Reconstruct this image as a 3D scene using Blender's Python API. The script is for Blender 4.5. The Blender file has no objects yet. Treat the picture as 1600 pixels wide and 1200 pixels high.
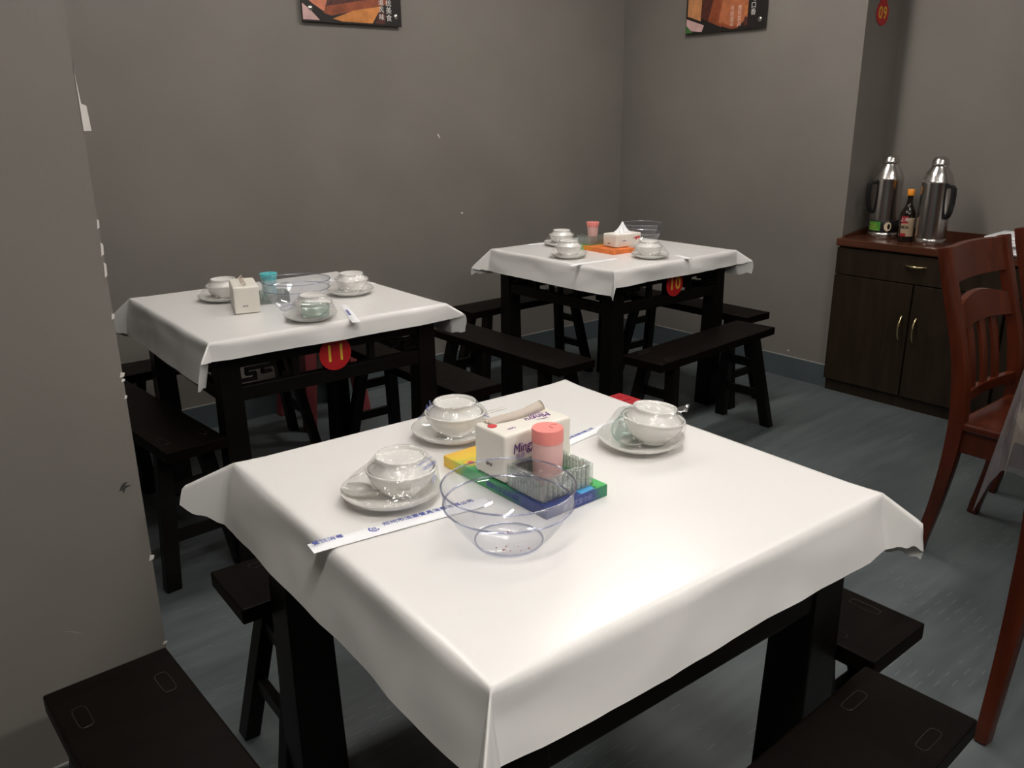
import bpy, bmesh, math, random
from mathutils import Vector, Matrix, noise

PI = math.pi
random.seed(7)
SC = bpy.context.scene
COL = SC.collection

# ------------------------------------------------------------------ camera
cam_data = bpy.data.cameras.new('camera')
cam = bpy.data.objects.new('camera', cam_data)
COL.objects.link(cam)
cam_data.sensor_width = 36.0
cam_data.lens = 1304.83 / 1600 * 36.0
cam_data.clip_start = 0.02
R_ = (0.77398325, -0.63312872, -0.00989666)
U_ = (0.20161333, 0.23159078, 0.95169206)
W_ = (-0.6002516, -0.73858901, 0.30689458)
cam.matrix_world = Matrix(((R_[0], U_[0], W_[0], 0), (R_[1], U_[1], W_[1], 0),
                           (R_[2], U_[2], W_[2], 1.3739), (0, 0, 0, 1)))
SC.camera = cam

# ------------------------------------------------------------------ world, exposure
world = bpy.data.worlds.new('world')
SC.world = world
world.use_nodes = True
world.node_tree.nodes['Background'].inputs[0].default_value = (0.9, 0.93, 1.0, 1)
world.node_tree.nodes['Background'].inputs[1].default_value = 0.02
vs = SC.view_settings
vs.view_transform = 'Standard'
vs.look = 'None'
vs.exposure = 1.5
vs.gamma = 1.0
vs.use_curve_mapping = False

CEIL = 2.75
# ceiling lamps: (x, y, length along x, length along y, strength)
LAMPS = [(1.25, 0.95, 0.9, 0.16, 7.2), (2.75, 2.40, 0.9, 0.16, 17.5), (2.75, 0.55, 0.9, 0.16, 9.0),
         (1.05, 2.60, 0.9, 0.16, 9.5), (0.1, 0.15, 0.9, 0.16, 17.0), (1.3, -1.2, 0.9, 0.16, 26.0)]

# ------------------------------------------------------------------ materials
MATS = {}
def mat(name, color, rough=0.5, metal=0.0, spec=0.5, trans=0.0, ior=1.45, alpha=1.0, coat=0.0,
        noise_amt=0.0, noise_scale=20.0, bump=0.0, bump_scale=60.0, stretch=None, sss=0.0):
    m = bpy.data.materials.new(name)
    m.use_nodes = True
    nt = m.node_tree
    b = nt.nodes['Principled BSDF']
    b.inputs['Base Color'].default_value = (*color, 1)
    b.inputs['Roughness'].default_value = rough
    b.inputs['Metallic'].default_value = metal
    b.inputs['Specular IOR Level'].default_value = spec
    b.inputs['Transmission Weight'].default_value = trans
    b.inputs['IOR'].default_value = ior
    b.inputs['Alpha'].default_value = alpha
    b.inputs['Coat Weight'].default_value = coat
    if sss:
        b.inputs['Subsurface Weight'].default_value = sss
        b.inputs['Subsurface Radius'].default_value = (0.01, 0.006, 0.006)
        b.inputs['Subsurface Scale'].default_value = 1.0
    tc = nt.nodes.new('ShaderNodeTexCoord')
    mp = nt.nodes.new('ShaderNodeMapping')
    nt.links.new(tc.outputs['Object'], mp.inputs['Vector'])
    if stretch:
        mp.inputs['Scale'].default_value = stretch
    if noise_amt:
        n = nt.nodes.new('ShaderNodeTexNoise')
        n.inputs['Scale'].default_value = noise_scale
        n.inputs['Detail'].default_value = 6
        nt.links.new(mp.outputs['Vector'], n.inputs['Vector'])
        r = nt.nodes.new('ShaderNodeMapRange')
        r.inputs['From Min'].default_value = 0.25
        r.inputs['From Max'].default_value = 0.75
        r.inputs['To Min'].default_value = 1 - noise_amt
        r.inputs['To Max'].default_value = 1 + noise_amt
        nt.links.new(n.outputs['Fac'], r.inputs['Value'])
        mul = nt.nodes.new('ShaderNodeMix')
        mul.data_type = 'RGBA'
        mul.blend_type = 'MULTIPLY'
        mul.inputs['Factor'].default_value = 1
        mul.inputs[6].default_value = (*color, 1)
        nt.links.new(r.outputs['Result'], mul.inputs[7])
        nt.links.new(mul.outputs[2], b.inputs['Base Color'])
    if bump:
        n2 = nt.nodes.new('ShaderNodeTexNoise')
        n2.inputs['Scale'].default_value = bump_scale
        n2.inputs['Detail'].default_value = 4
        nt.links.new(mp.outputs['Vector'], n2.inputs['Vector'])
        bp = nt.nodes.new('ShaderNodeBump')
        bp.inputs['Strength'].default_value = bump
        bp.inputs['Distance'].default_value = 0.005
        nt.links.new(n2.outputs['Fac'], bp.inputs['Height'])
        nt.links.new(bp.outputs['Normal'], b.inputs['Normal'])
    MATS[name] = m
    return m

def film_mat(name, tint, gloss, rough, opacity=0.0, col=(0.9, 0.9, 0.9), bump=0.0, bump_scale=60, graze=.40):
    """thin clear film: mostly see-through, with mirror glints and a little haze"""
    m = bpy.data.materials.new(name)
    m.use_nodes = True
    nt = m.node_tree
    for n in list(nt.nodes):
        nt.nodes.remove(n)
    out = nt.nodes.new('ShaderNodeOutputMaterial')
    tr = nt.nodes.new('ShaderNodeBsdfTransparent')
    tr.inputs[0].default_value = (*tint, 1)
    gl = nt.nodes.new('ShaderNodeBsdfGlossy')
    gl.inputs['Roughness'].default_value = rough
    df = nt.nodes.new('ShaderNodeBsdfDiffuse')
    df.inputs[0].default_value = (*col, 1)
    lw = nt.nodes.new('ShaderNodeLayerWeight')
    lw.inputs['Blend'].default_value = 0.35
    mr = nt.nodes.new('ShaderNodeMapRange')
    mr.inputs['To Min'].default_value = gloss
    mr.inputs['To Max'].default_value = min(0.9, gloss + graze)
    nt.links.new(lw.outputs['Facing'], mr.inputs['Value'])
    m1 = nt.nodes.new('ShaderNodeMixShader')
    m1.inputs[0].default_value = opacity
    nt.links.new(tr.outputs[0], m1.inputs[1])
    nt.links.new(df.outputs[0], m1.inputs[2])
    m2 = nt.nodes.new('ShaderNodeMixShader')
    nt.links.new(mr.outputs[0], m2.inputs[0])
    nt.links.new(m1.outputs[0], m2.inputs[1])
    nt.links.new(gl.outputs[0], m2.inputs[2])
    if bump:
        tc = nt.nodes.new('ShaderNodeTexCoord')
        n2 = nt.nodes.new('ShaderNodeTexNoise')
        n2.inputs['Scale'].default_value = bump_scale
        n2.inputs['Detail'].default_value = 2
        nt.links.new(tc.outputs['Object'], n2.inputs['Vector'])
        bp = nt.nodes.new('ShaderNodeBump')
        bp.inputs['Strength'].default_value = bump
        bp.inputs['Distance'].default_value = 0.004
        nt.links.new(n2.outputs['Fac'], bp.inputs['Height'])
        nt.links.new(bp.outputs['Normal'], gl.inputs['Normal'])
    nt.links.new(m2.outputs[0], out.inputs['Surface'])
    MATS[name] = m
    return m

wall_m = mat('grey_wall_paint', (0.215, 0.196, 0.176), 0.42, spec=0.35, noise_amt=0.09, noise_scale=2.2, bump=0.06, bump_scale=90)
skirt_m = mat('blue_grey_skirting', (0.085, 0.105, 0.112), 0.45, noise_amt=0.1, noise_scale=6)
edge_m = mat('pale_paint_edge', (0.30, 0.30, 0.29), 0.6)
plaster_m = mat('bare_plaster', (0.72, 0.68, 0.64), 0.8)
ceil_m = mat('white_ceiling', (0.62, 0.61, 0.59), 0.8)
lacq_m = mat('black_lacquer', (0.0055, 0.0047, 0.0042), 0.36, spec=0.2, noise_amt=0.25, noise_scale=14, bump=0.04, bump_scale=80)
lacq2_m = mat('brown_black_lacquer', (0.0042, 0.0026, 0.0020), 0.44, spec=0.07, noise_amt=0.45, noise_scale=5, stretch=(8, 1, 8), bump=0.05, bump_scale=70)
tenon_m = mat('worn_tenon', (0.014, 0.009, 0.0075), 0.5)
cloth_m = mat('white_plastic_cloth', (0.80, 0.785, 0.765), 0.26, spec=0.5, bump=0.10, bump_scale=9)
porc_m = mat('white_porcelain', (0.86, 0.845, 0.81), 0.10, spec=0.5)
wrap_m = film_mat('shrink_film', (0.985, 0.985, 0.985), 0.055, 0.035, 0.03, bump=1.6, bump_scale=60, graze=.22)
clear_m = film_mat('clear_acrylic', (0.945, 0.95, 0.972), 0.05, 0.02, 0.012, (0.7, 0.75, 0.95))
rim_m = film_mat('acrylic_rim', (0.72, 0.74, 0.84), 0.10, 0.05, 0.08, (0.62, 0.65, 0.82))
glass_m = film_mat('green_glass', (0.83, 0.91, 0.88), 0.06, 0.03, 0.035, (0.50, 0.70, 0.63))
crystal_m = film_mat('clear_cut_glass', (0.91, 0.94, 0.92), 0.10, 0.03, 0.05, (0.75, 0.82, 0.77), graze=.5, bump=.6, bump_scale=160)
paper_m = mat('white_paper', (0.88, 0.88, 0.9), 0.55)
blue_m = mat('blue_ink', (0.09, 0.12, 0.42), 0.6)
bluel_m = mat('pale_blue_ink', (0.25, 0.28, 0.55), 0.6)
purple_m = mat('purple_ink', (0.16, 0.05, 0.24), 0.5)
mauve_m = mat('mauve_ink', (0.45, 0.30, 0.52), 0.5)
tissue_m = mat('tissue_pack_plastic', (0.84, 0.80, 0.72), 0.38, bump=0.25, bump_scale=50)
tpaper_m = mat('tissue_paper', (0.88, 0.80, 0.72), 0.9)
red_m = mat('red_badge_plastic', (0.50, 0.018, 0.022), 0.35)
yellow_m = mat('yellow_digits', (0.78, 0.50, 0.05), 0.5)
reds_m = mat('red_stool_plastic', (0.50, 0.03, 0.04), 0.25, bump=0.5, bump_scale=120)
redd_m = mat('shade_toned_red_plastic', (0.21, 0.04, 0.045), 0.4)  # stool red darkened to paint in the dim light beneath the far left table
pinkl_m = mat('pink_lid_plastic', (0.86, 0.28, 0.25), 0.4, sss=0.1)
pinkb_m = mat('frosted_pink_plastic', (0.82, 0.50, 0.47), 0.3, sss=0.15)
teall_m = mat('teal_lid_plastic', (0.10, 0.52, 0.55), 0.4)
tealb_m = mat('frosted_teal_plastic', (0.42, 0.66, 0.66), 0.35)
steel_m = mat('brushed_steel', (0.62, 0.59, 0.56), 0.24, metal=1.0, noise_amt=0.05, noise_scale=40, stretch=(1, 1, 0.05))
blackp_m = mat('black_plastic', (0.012, 0.012, 0.013), 0.35)
green_m = mat('green_label', (0.12, 0.48, 0.07), 0.5)
greeny_m = mat('yellow_green_label', (0.45, 0.60, 0.10), 0.5)
cream_m = mat('cream_label', (0.72, 0.56, 0.38), 0.6)
redl_m = mat('red_label', (0.62, 0.04, 0.05), 0.5)
soy_m = mat('dark_soy_bottle', (0.012, 0.007, 0.005), 0.06, spec=0.6)
orange_m = mat('orange_cap', (0.90, 0.32, 0.03), 0.4)
cab_m = mat('dark_walnut_veneer', (0.023, 0.0145, 0.0085), 0.42, spec=0.35, noise_amt=0.35, noise_scale=6, stretch=(1, 6, 0.6), bump=0.04)
cabt_m = mat('polished_walnut_top', (0.075, 0.026, 0.014), 0.18, spec=0.5, noise_amt=0.3, noise_scale=5, stretch=(5, 0.8, 1))
brass_m = mat('brass', (0.62, 0.50, 0.28), 0.28, metal=1.0)
chair_m = mat('red_brown_chair_wood', (0.076, 0.0145, 0.0055), 0.26, spec=0.5, noise_amt=0.3, noise_scale=7, stretch=(4, 4, 0.7))
creamc_m = mat('cream_tablecloth_fabric', (0.66, 0.58, 0.38), 0.8, noise_amt=0.08, noise_scale=30)
sheet_m = film_mat('milky_plastic_sheet', (0.80, 0.78, 0.78), 0.06, 0.10, 0.13, (0.62, 0.58, 0.60), bump=1.2, bump_scale=16, graze=.3)
crumb_m = mat('red_crumb', (0.25, 0.04, 0.03), 0.7)
knot_m = mat('red_cord', (0.5, 0.02, 0.03), 0.6)
# poster inks
pk_m = mat('poster_black', (0.018, 0.015, 0.014), 0.4)
pa_m = mat('poster_salmon', (0.66, 0.22, 0.12), 0.45, noise_amt=0.2, noise_scale=25)
pb_m = mat('poster_brown', (0.085, 0.026, 0.018), 0.45, noise_amt=0.6, noise_scale=40, stretch=(3, 3, 0.6))
pc_m = mat('poster_orange', (0.62, 0.23, 0.06), 0.45, noise_amt=0.25, noise_scale=25)
pd_m = mat('poster_pink', (0.60, 0.38, 0.36), 0.45, noise_amt=0.15, noise_scale=20)
pe_m = mat('poster_rust', (0.30, 0.075, 0.030), 0.45, noise_amt=0.35, noise_scale=25)
pw_m = mat('poster_white', (0.75, 0.72, 0.68), 0.45)
pl_m = mat('poster_pale_pink', (0.72, 0.50, 0.42), 0.45)
pg_m = mat('poster_leaf_green', (0.06, 0.17, 0.04), 0.45)
lamp_body_m = mat('lamp_housing', (0.7, 0.7, 0.7), 0.5)

def floor_material():
    m = bpy.data.materials.new('blue_grey_floor_vinyl')
    m.use_nodes = True
    nt = m.node_tree
    b = nt.nodes['Principled BSDF']
    tc = nt.nodes.new('ShaderNodeTexCoord')
    mp = nt.nodes.new('ShaderNodeMapping')
    mp.inputs['Scale'].default_value = (1.2, 9, 1)
    nt.links.new(tc.outputs['Object'], mp.inputs['Vector'])
    n = nt.nodes.new('ShaderNodeTexNoise')
    n.inputs['Scale'].default_value = 2.5
    n.inputs['Detail'].default_value = 8
    nt.links.new(mp.outputs[0], n.inputs['Vector'])
    n3 = nt.nodes.new('ShaderNodeTexNoise')
    n3.inputs['Scale'].default_value = 2.0
    n3.inputs['Detail'].default_value = 5
    nt.links.new(tc.outputs['Object'], n3.inputs['Vector'])
    add = nt.nodes.new('ShaderNodeMath')
    add.operation = 'ADD'
    nt.links.new(n.outputs['Fac'], add.inputs[0])
    nt.links.new(n3.outputs['Fac'], add.inputs[1])
    r = nt.nodes.new('ShaderNodeValToRGB')
    r.color_ramp.elements[0].position = 0.35
    r.color_ramp.elements[0].color = (0.068, 0.082, 0.085, 1)
    r.color_ramp.elements[1].position = 0.65
    r.color_ramp.elements[1].color = (0.118, 0.134, 0.136, 1)
    half = nt.nodes.new('ShaderNodeMath')
    half.operation = 'MULTIPLY'
    half.inputs[1].default_value = 0.5
    nt.links.new(add.outputs[0], half.inputs[0])
    nt.links.new(half.outputs[0], r.inputs['Fac'])
    # worn dashes of the anti-slip relief: a brick pattern whose mortar marks the dash
    sep = nt.nodes.new('ShaderNodeSeparateXYZ')
    nt.links.new(tc.outputs['Object'], sep.inputs[0])
    def math_(op, a, bb=None, cc=None):
        k = nt.nodes.new('ShaderNodeMath')
        k.operation = op
        for i, v in enumerate((a, bb, cc)):
            if v is None:
                continue
            if isinstance(v, (int, float)):
                k.inputs[i].default_value = v
            else:
                nt.links.new(v, k.inputs[i])
        return k.outputs[0]
    row = math_('MULTIPLY', sep.outputs['Y'], 1 / 0.028)
    rowi = math_('FLOOR', row)
    rowf = math_('FRACT', row)
    thin = math_('LESS_THAN', rowf, 0.10)
    sh = math_('MULTIPLY', math_('MODULO', rowi, 2.0), 0.5)
    colx = math_('FRACT', math_('ADD', math_('MULTIPLY', sep.outputs['X'], 1 / 0.075), sh))
    dash = math_('LESS_THAN', colx, 0.55)
    n4 = nt.nodes.new('ShaderNodeTexNoise')
    n4.inputs['Scale'].default_value = 5.0
    n4.inputs['Detail'].default_value = 3
    nt.links.new(tc.outputs['Object'], n4.inputs['Vector'])
    worn = math_('GREATER_THAN', n4.outputs['Fac'], 0.56)
    mask = math_('MULTIPLY', math_('MULTIPLY', thin, dash), worn)
    mx = nt.nodes.new('ShaderNodeMix')
    mx.data_type = 'RGBA'
    nt.links.new(math_('MULTIPLY', mask, 0.22), mx.inputs['Factor'])
    nt.links.new(r.outputs[0], mx.inputs[6])
    mx.inputs[7].default_value = (0.32, 0.34, 0.34, 1)
    nt.links.new(mx.outputs[2], b.inputs['Base Color'])
    b.inputs['Roughness'].default_value = 0.46
    b.inputs['Specular IOR Level'].default_value = 0.35
    bp = nt.nodes.new('ShaderNodeBump')
    bp.inputs['Strength'].default_value = 0.15
    bp.inputs['Distance'].default_value = 0.003
    nt.links.new(math_('ADD', mask, n.outputs['Fac']), bp.inputs['Height'])
    nt.links.new(bp.outputs['Normal'], b.inputs['Normal'])
    return m
floor_m = floor_material()

def box_print_material():
    """printed lid of the flat paper box: yellow end, green middle, blue corner (a flat print)"""
    m = bpy.data.materials.new('printed_box_card')
    m.use_nodes = True
    nt = m.node_tree
    b = nt.nodes['Principled BSDF']
    b.inputs['Roughness'].default_value = 0.3
    tc = nt.nodes.new('ShaderNodeTexCoord')
    sep = nt.nodes.new('ShaderNodeSeparateXYZ')
    nt.links.new(tc.outputs['Object'], sep.inputs[0])
    nz = nt.nodes.new('ShaderNodeTexNoise')
    nz.inputs['Scale'].default_value = 18
    nt.links.new(tc.outputs['Object'], nz.inputs['Vector'])
    a = nt.nodes.new('ShaderNodeMath'); a.operation = 'MULTIPLY_ADD'
    nt.links.new(nz.outputs['Fac'], a.inputs[0]); a.inputs[1].default_value = 0.09
    nt.links.new(sep.outputs['Y'], a.inputs[2])
    a2 = nt.nodes.new('ShaderNodeMath'); a2.operation = 'MULTIPLY_ADD'
    nt.links.new(sep.outputs['X'], a2.inputs[0]); a2.inputs[1].default_value = 0.55
    nt.links.new(a.outputs[0], a2.inputs[2])
    mr = nt.nodes.new('ShaderNodeMapRange')
    mr.inputs['From Min'].default_value = -0.14
    mr.inputs['From Max'].default_value = 0.20
    nt.links.new(a2.outputs[0], mr.inputs['Value'])
    r = nt.nodes.new('ShaderNodeValToRGB')
    e = r.color_ramp.elements
    e[0].position = 0.0; e[0].color = (0.035, 0.055, 0.22, 1)
    e[1].position = 1.0; e[1].color = (0.85, 0.42, 0.03, 1)
    for p_, c_ in ((0.20, (0.045, 0.075, 0.25, 1)), (0.27, (0.03, 0.22, 0.12, 1)), (0.42, (0.05, 0.36, 0.11, 1)),
                   (0.62, (0.06, 0.42, 0.15, 1)), (0.70, (0.50, 0.58, 0.08, 1)), (0.80, (0.85, 0.60, 0.04, 1))):
        k = r.color_ramp.elements.new(p_); k.color = c_
    nt.links.new(mr.outputs[0], r.inputs['Fac'])
    nt.links.new(r.outputs[0], b.inputs['Base Color'])
    return m
boxp_m = box_print_material()
box2_m = mat('orange_box_card', (0.85, 0.22, 0.05), 0.4, noise_amt=0.3, noise_scale=15)

# ------------------------------------------------------------------ mesh helpers
def new_bm():
    return bmesh.new()

def merge(bm, tmp, M=None):
    if M is not None:
        bmesh.ops.transform(tmp, matrix=M, verts=tmp.verts)
    me = bpy.data.meshes.new('tmp')
    tmp.to_mesh(me)
    tmp.free()
    bm.from_mesh(me)
    bpy.data.meshes.remove(me)

def add_box(bm, c, s, bevel=0.003, M=None, seg=2):
    t = bmesh.new()
    bmesh.ops.create_cube(t, size=1.0)
    bmesh.ops.scale(t, vec=s, verts=t.verts)
    if bevel:
        bmesh.ops.bevel(t, geom=list(t.edges), offset=min(bevel, min(s) * 0.45), segments=seg, affect='EDGES', profile=0.6)
    bmesh.ops.translate(t, vec=c, verts=t.verts)
    merge(bm, t, M)

def add_frustum(bm, c0, s0, c1, s1, bevel=0.003):
    """four-sided leg: rectangle s0 at c0 (bottom) to rectangle s1 at c1 (top)"""
    t = bmesh.new()
    v = []
    for c, s in ((c0, s0), (c1, s1)):
        for dx, dy in ((-1, -1), (1, -1), (1, 1), (-1, 1)):
            v.append(t.verts.new((c[0] + dx * s[0] / 2, c[1] + dy * s[1] / 2, c[2])))
    for f in ((3, 2, 1, 0), (4, 5, 6, 7), (0, 1, 5, 4), (1, 2, 6, 5), (2, 3, 7, 6), (3, 0, 4, 7)):
        t.faces.new([v[i] for i in f])
    if bevel:
        bmesh.ops.bevel(t, geom=list(t.edges), offset=bevel, segments=2, affect='EDGES', profile=0.6)
    merge(bm, t)

def add_lathe(bm, prof, n=40, c=(0, 0, 0), M=None, close=False):
    t = bmesh.new()
    rings = []
    for r, z in prof:
        if r < 1e-6:
            rings.append([t.verts.new((0, 0, z))])
        else:
            rings.append([t.verts.new((r * math.cos(2 * PI * i / n), r * math.sin(2 * PI * i / n), z)) for i in range(n)])
    pairs = list(zip(rings, rings[1:]))
    if close:
        pairs.append((rings[-1], rings[0]))
    for a, b in pairs:
        for i in range(n):
            j = (i + 1) % n
            if len(a) == 1 and len(b) == 1:
                continue
            if len(a) == 1:
                t.faces.new((a[0], b[j], b[i]))
            elif len(b) == 1:
                t.faces.new((a[i], a[j], b[0]))
            else:
                t.faces.new((a[i], a[j], b[j], b[i]))
    bmesh.ops.recalc_face_normals(t, faces=t.faces)
    bmesh.ops.translate(t, vec=c, verts=t.verts)
    merge(bm, t, M)

def add_sweep(bm, pts, w, d, side=Vector((1, 0, 0)), bevel=0.004):
    """rectangular section w (along side) by d swept along pts"""
    t = bmesh.new()
    rings = []
    for i, p in enumerate(pts):
        p = Vector(p)
        a = Vector(pts[max(i - 1, 0)]); b = Vector(pts[min(i + 1, len(pts) - 1)])
        tg = (b - a).normalized()
        nrm = tg.cross(side).normalized()
        ww = w[i] if isinstance(w, (list, tuple)) else w
        dd = d[i] if isinstance(d, (list, tuple)) else d
        rings.append([t.verts.new(p + side * (sx * ww / 2) + nrm * (sy * dd / 2)) for sx, sy in ((-1, -1), (1, -1), (1, 1), (-1, 1))])
    for a, b in zip(rings, rings[1:]):
        for i in range(4):
            t.faces.new((a[i], a[(i + 1) % 4], b[(i + 1) % 4], b[i]))
    t.faces.new(rings[0][::-1]); t.faces.new(rings[-1])
    bmesh.ops.recalc_face_normals(t, faces=t.faces)
    if bevel:
        ed = [e for e in t.edges if len(e.link_faces) == 2 and e.calc_face_angle(0) > 0.9]
        bmesh.ops.bevel(t, geom=ed, offset=bevel, segments=2, affect='EDGES', profile=0.6)
    merge(bm, t)

def add_tube(bm, pts, r, n=8):
    t = bmesh.new()
    rings = []
    up = Vector((0.123, 0.231, 0.965))
    for i, p in enumerate(pts):
        a = Vector(pts[max(i - 1, 0)]); b = Vector(pts[min(i + 1, len(pts) - 1)])
        tg = (b - a).normalized()
        s = tg.cross(up).normalized(); q = s.cross(tg)
        rr = r[i] if isinstance(r, (list, tuple)) else r
        rings.append([t.verts.new(Vector(p) + s * rr * math.cos(2 * PI * k / n) + q * rr * math.sin(2 * PI * k / n)) for k in range(n)])
    for a, b in zip(rings, rings[1:]):
        for i in range(n):
            t.faces.new((a[i], a[(i + 1) % n], b[(i + 1) % n], b[i]))
    t.faces.new(rings[0][::-1]); t.faces.new(rings[-1])
    bmesh.ops.recalc_face_normals(t, faces=t.faces)
    merge(bm, t)

def add_prism(bm, poly, thick, M=None):
    """polygon in the xy plane, extruded from z=0 to z=thick"""
    t = bmesh.new()
    a = [t.verts.new((x, y, 0)) for x, y in poly]
    b = [t.verts.new((x, y, thick)) for x, y in poly]
    t.faces.new(a[::-1]); t.faces.new(b)
    n = len(poly)
    for i in range(n):
        t.faces.new((a[i], a[(i + 1) % n], b[(i + 1) % n], b[i]))
    bmesh.ops.recalc_face_normals(t, faces=t.faces)
    merge(bm, t, M)

def obj(name, bm, m, parent=None, smooth=None, loc=None, rot=None):
    me = bpy.data.meshes.new(name)
    if smooth is not None:
        ang = math.radians(smooth)
        for f in bm.faces:
            f.smooth = True
        for e in bm.edges:
            if len(e.link_faces) != 2 or e.calc_face_angle(0) > ang:
                e.smooth = False
    bm.to_mesh(me)
    bm.free()
    o = bpy.data.objects.new(name, me)
    COL.objects.link(o)
    me.materials.append(m)
    if parent:
        o.parent = parent
    if loc is not None:
        o.location = loc
    if rot is not None:
        o.rotation_euler = rot
    return o

def tag(o, label, cat, group=None):
    o['label'] = label
    o['category'] = cat
    if group:
        o['group'] = group
    return o

def thing(name, label, cat, loc=(0, 0, 0), rz=0.0, group=None):
    o = bpy.data.objects.new(name, None)
    COL.objects.link(o)
    o.location = loc
    o.rotation_euler = (0, 0, rz)
    o.empty_display_size = 0.05
    return tag(o, label, cat, group)

def struct(name, bm, m, smooth=None, loc=None):
    o = obj(name, bm, m, None, smooth, loc)
    o['kind'] = 'structure'
    return o

def copy_tree(o, parent=None):
    c = o.copy()
    COL.objects.link(c)
    if parent:
        c.parent = parent
    for ch in [k for k in bpy.data.objects if k.parent == o]:
        copy_tree(ch, c)
    return c

def text(body, size, m, name, parent, M, depth=0.0003, align='CENTER', sx=1.0, shear=0.0, bold=0.0, gap=1.0):
    cu = bpy.data.curves.new(name, 'FONT')
    cu.body = body
    cu.size = size
    cu.extrude = depth
    cu.resolution_u = 3
    cu.shear = shear
    cu.offset = bold
    cu.space_character = gap
    cu.align_x = align
    cu.align_y = 'CENTER'
    t = bpy.data.objects.new(name, cu)
    COL.objects.link(t)
    dg = bpy.context.evaluated_depsgraph_get()
    me = bpy.data.meshes.new_from_object(t.evaluated_get(dg))
    bpy.data.objects.remove(t)
    bpy.data.curves.remove(cu)
    me.materials.clear()
    me.materials.append(m)
    o = bpy.data.objects.new(name, me)
    COL.objects.link(o)
    if parent:
        o.parent = parent
    o.matrix_local = M @ Matrix.Diagonal((sx, 1, 1, 1))
    return o

def frame(origin, xdir, ydir):
    x = Vector(xdir).normalized(); y = Vector(ydir).normalized(); z = x.cross(y)
    return Matrix(((x[0], y[0], z[0], origin[0]), (x[1], y[1], z[1], origin[1]), (x[2], y[2], z[2], origin[2]), (0, 0, 0, 1)))

# ------------------------------------------------------------------ the room
YB, XR, XRR, YE = 3.7118, 3.8991, 4.215, 2.19      # back wall, right wall, recess wall, recess edge
XL, YF = -1.8, -2.6
def slab(x0, x1, y0, y1, z0, z1):
    b = new_bm()
    add_box(b, ((x0 + x1) / 2, (y0 + y1) / 2, (z0 + z1) / 2), (x1 - x0, y1 - y0, z1 - z0), 0)
    return b
struct('floor', slab(XL - .1, XRR + .1, YF - .1, YB + .1, -0.06, 0.0), floor_m)
struct('ceiling', slab(XL - .1, XRR + .1, YF - .1, YB + .1, CEIL, CEIL + .06), ceil_m)
struct('wall_back', slab(XL - .1, XR + .4, YB, YB + .1, 0, CEIL), wall_m)
struct('wall_right', slab(XR, XRR + .1, YE, YB, 0, CEIL), wall_m)
struct('wall_recess', slab(XRR, XRR + .1, YF, YE, 0, CEIL), wall_m)
struct('wall_left', slab(XL - .1, XL, YF, YB, 0, CEIL), wall_m)
struct('wall_front', slab(XL - .1, XRR + .1, YF - .1, YF, 0, CEIL), wall_m)
PY, PX = 1.666, 0.3885
struct('wall_partition', slab(XL, PX, PY, PY + 0.26, 0, CEIL), wall_m)
def skirting(name, x0, x1, y0, y1, top):
    o = struct(name, slab(x0, x1, y0, y1, 0, 0.114), skirt_m)
    b = new_bm()
    add_box(b, ((x0 + x1) / 2, (y0 + y1) / 2, 0.1165), (x1 - x0, y1 - y0, 0.005), 0.001)
    e = obj('painted_edge', b, edge_m, o)
    return o
skirting('baseboard_back', XL, XR, YB - 0.006, YB, .118)
skirting('baseboard_right', XR - 0.006, XR, YE, YB - 0.006, .118)
skirting('baseboard_partition', XL, PX, PY - 0.006, PY, .118)
# bare plaster showing on the corner of the partition
ws = [o for o in bpy.data.objects if o.name == 'wall_partition'][0]
b = new_bm()
add_prism(b, [(0, 1.475), (0.004, 1.40), (0.012, 1.396), (0.014, 1.354), (0, 1.354)], 0.002,
          Matrix(((1, 0, 0, PX - .001), (0, 0, 1, PY + 0.0), (0, 1, 0, 0), (0, 0, 0, 1))))
obj('bare_plaster_strip', b, plaster_m, ws)
for k, (z, h, w) in enumerate(((1.192, .018, .0025), (1.146, .026, .003), (1.108, .03, .003), (1.02, .012, .003), (0.905, .01, .005), (0.894, .006, .004),
                            (0.86, .008, .003), (0.509, .012, .006), (0.304, .006, .005))):
    b = new_bm()
    add_prism(b, [(-w, -h / 2), (w * .6, -h / 3), (w, h / 3), (-w * .4, h / 2)], 0.0016,
              Matrix(((1, 0, 0, PX - .001), (0, 0, 1, PY - .0012), (0, 1, 0, z), (0, 0, 0, 1))))
    obj('bare_plaster_chip', b, plaster_m, ws)
scuff_m = mat('dark_scuff', (0.05, 0.047, 0.045), 0.6)
for nm, pts, m_ in (('scuff_mark', [(.348, .597), (.352, .606), (.358, .612), (.366, .613), (.360, .606), (.372, .604), (.360, .600), (.356, .590), (.353, .598)], scuff_m),
                    ('scratch', [(.206, .383), (.222, .376), (.241, .362), (.222, .3745)], edge_m)):
    b = new_bm()
    dz = .074 if nm == 'scuff_mark' else .028
    add_prism(b, pts, 0.0006, Matrix(((1, 0, 0, 0), (0, 0, 1, PY - .0006), (0, 1, 0, dz), (0, 0, 0, 1))))
    obj(nm, b, m_, ws)
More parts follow.
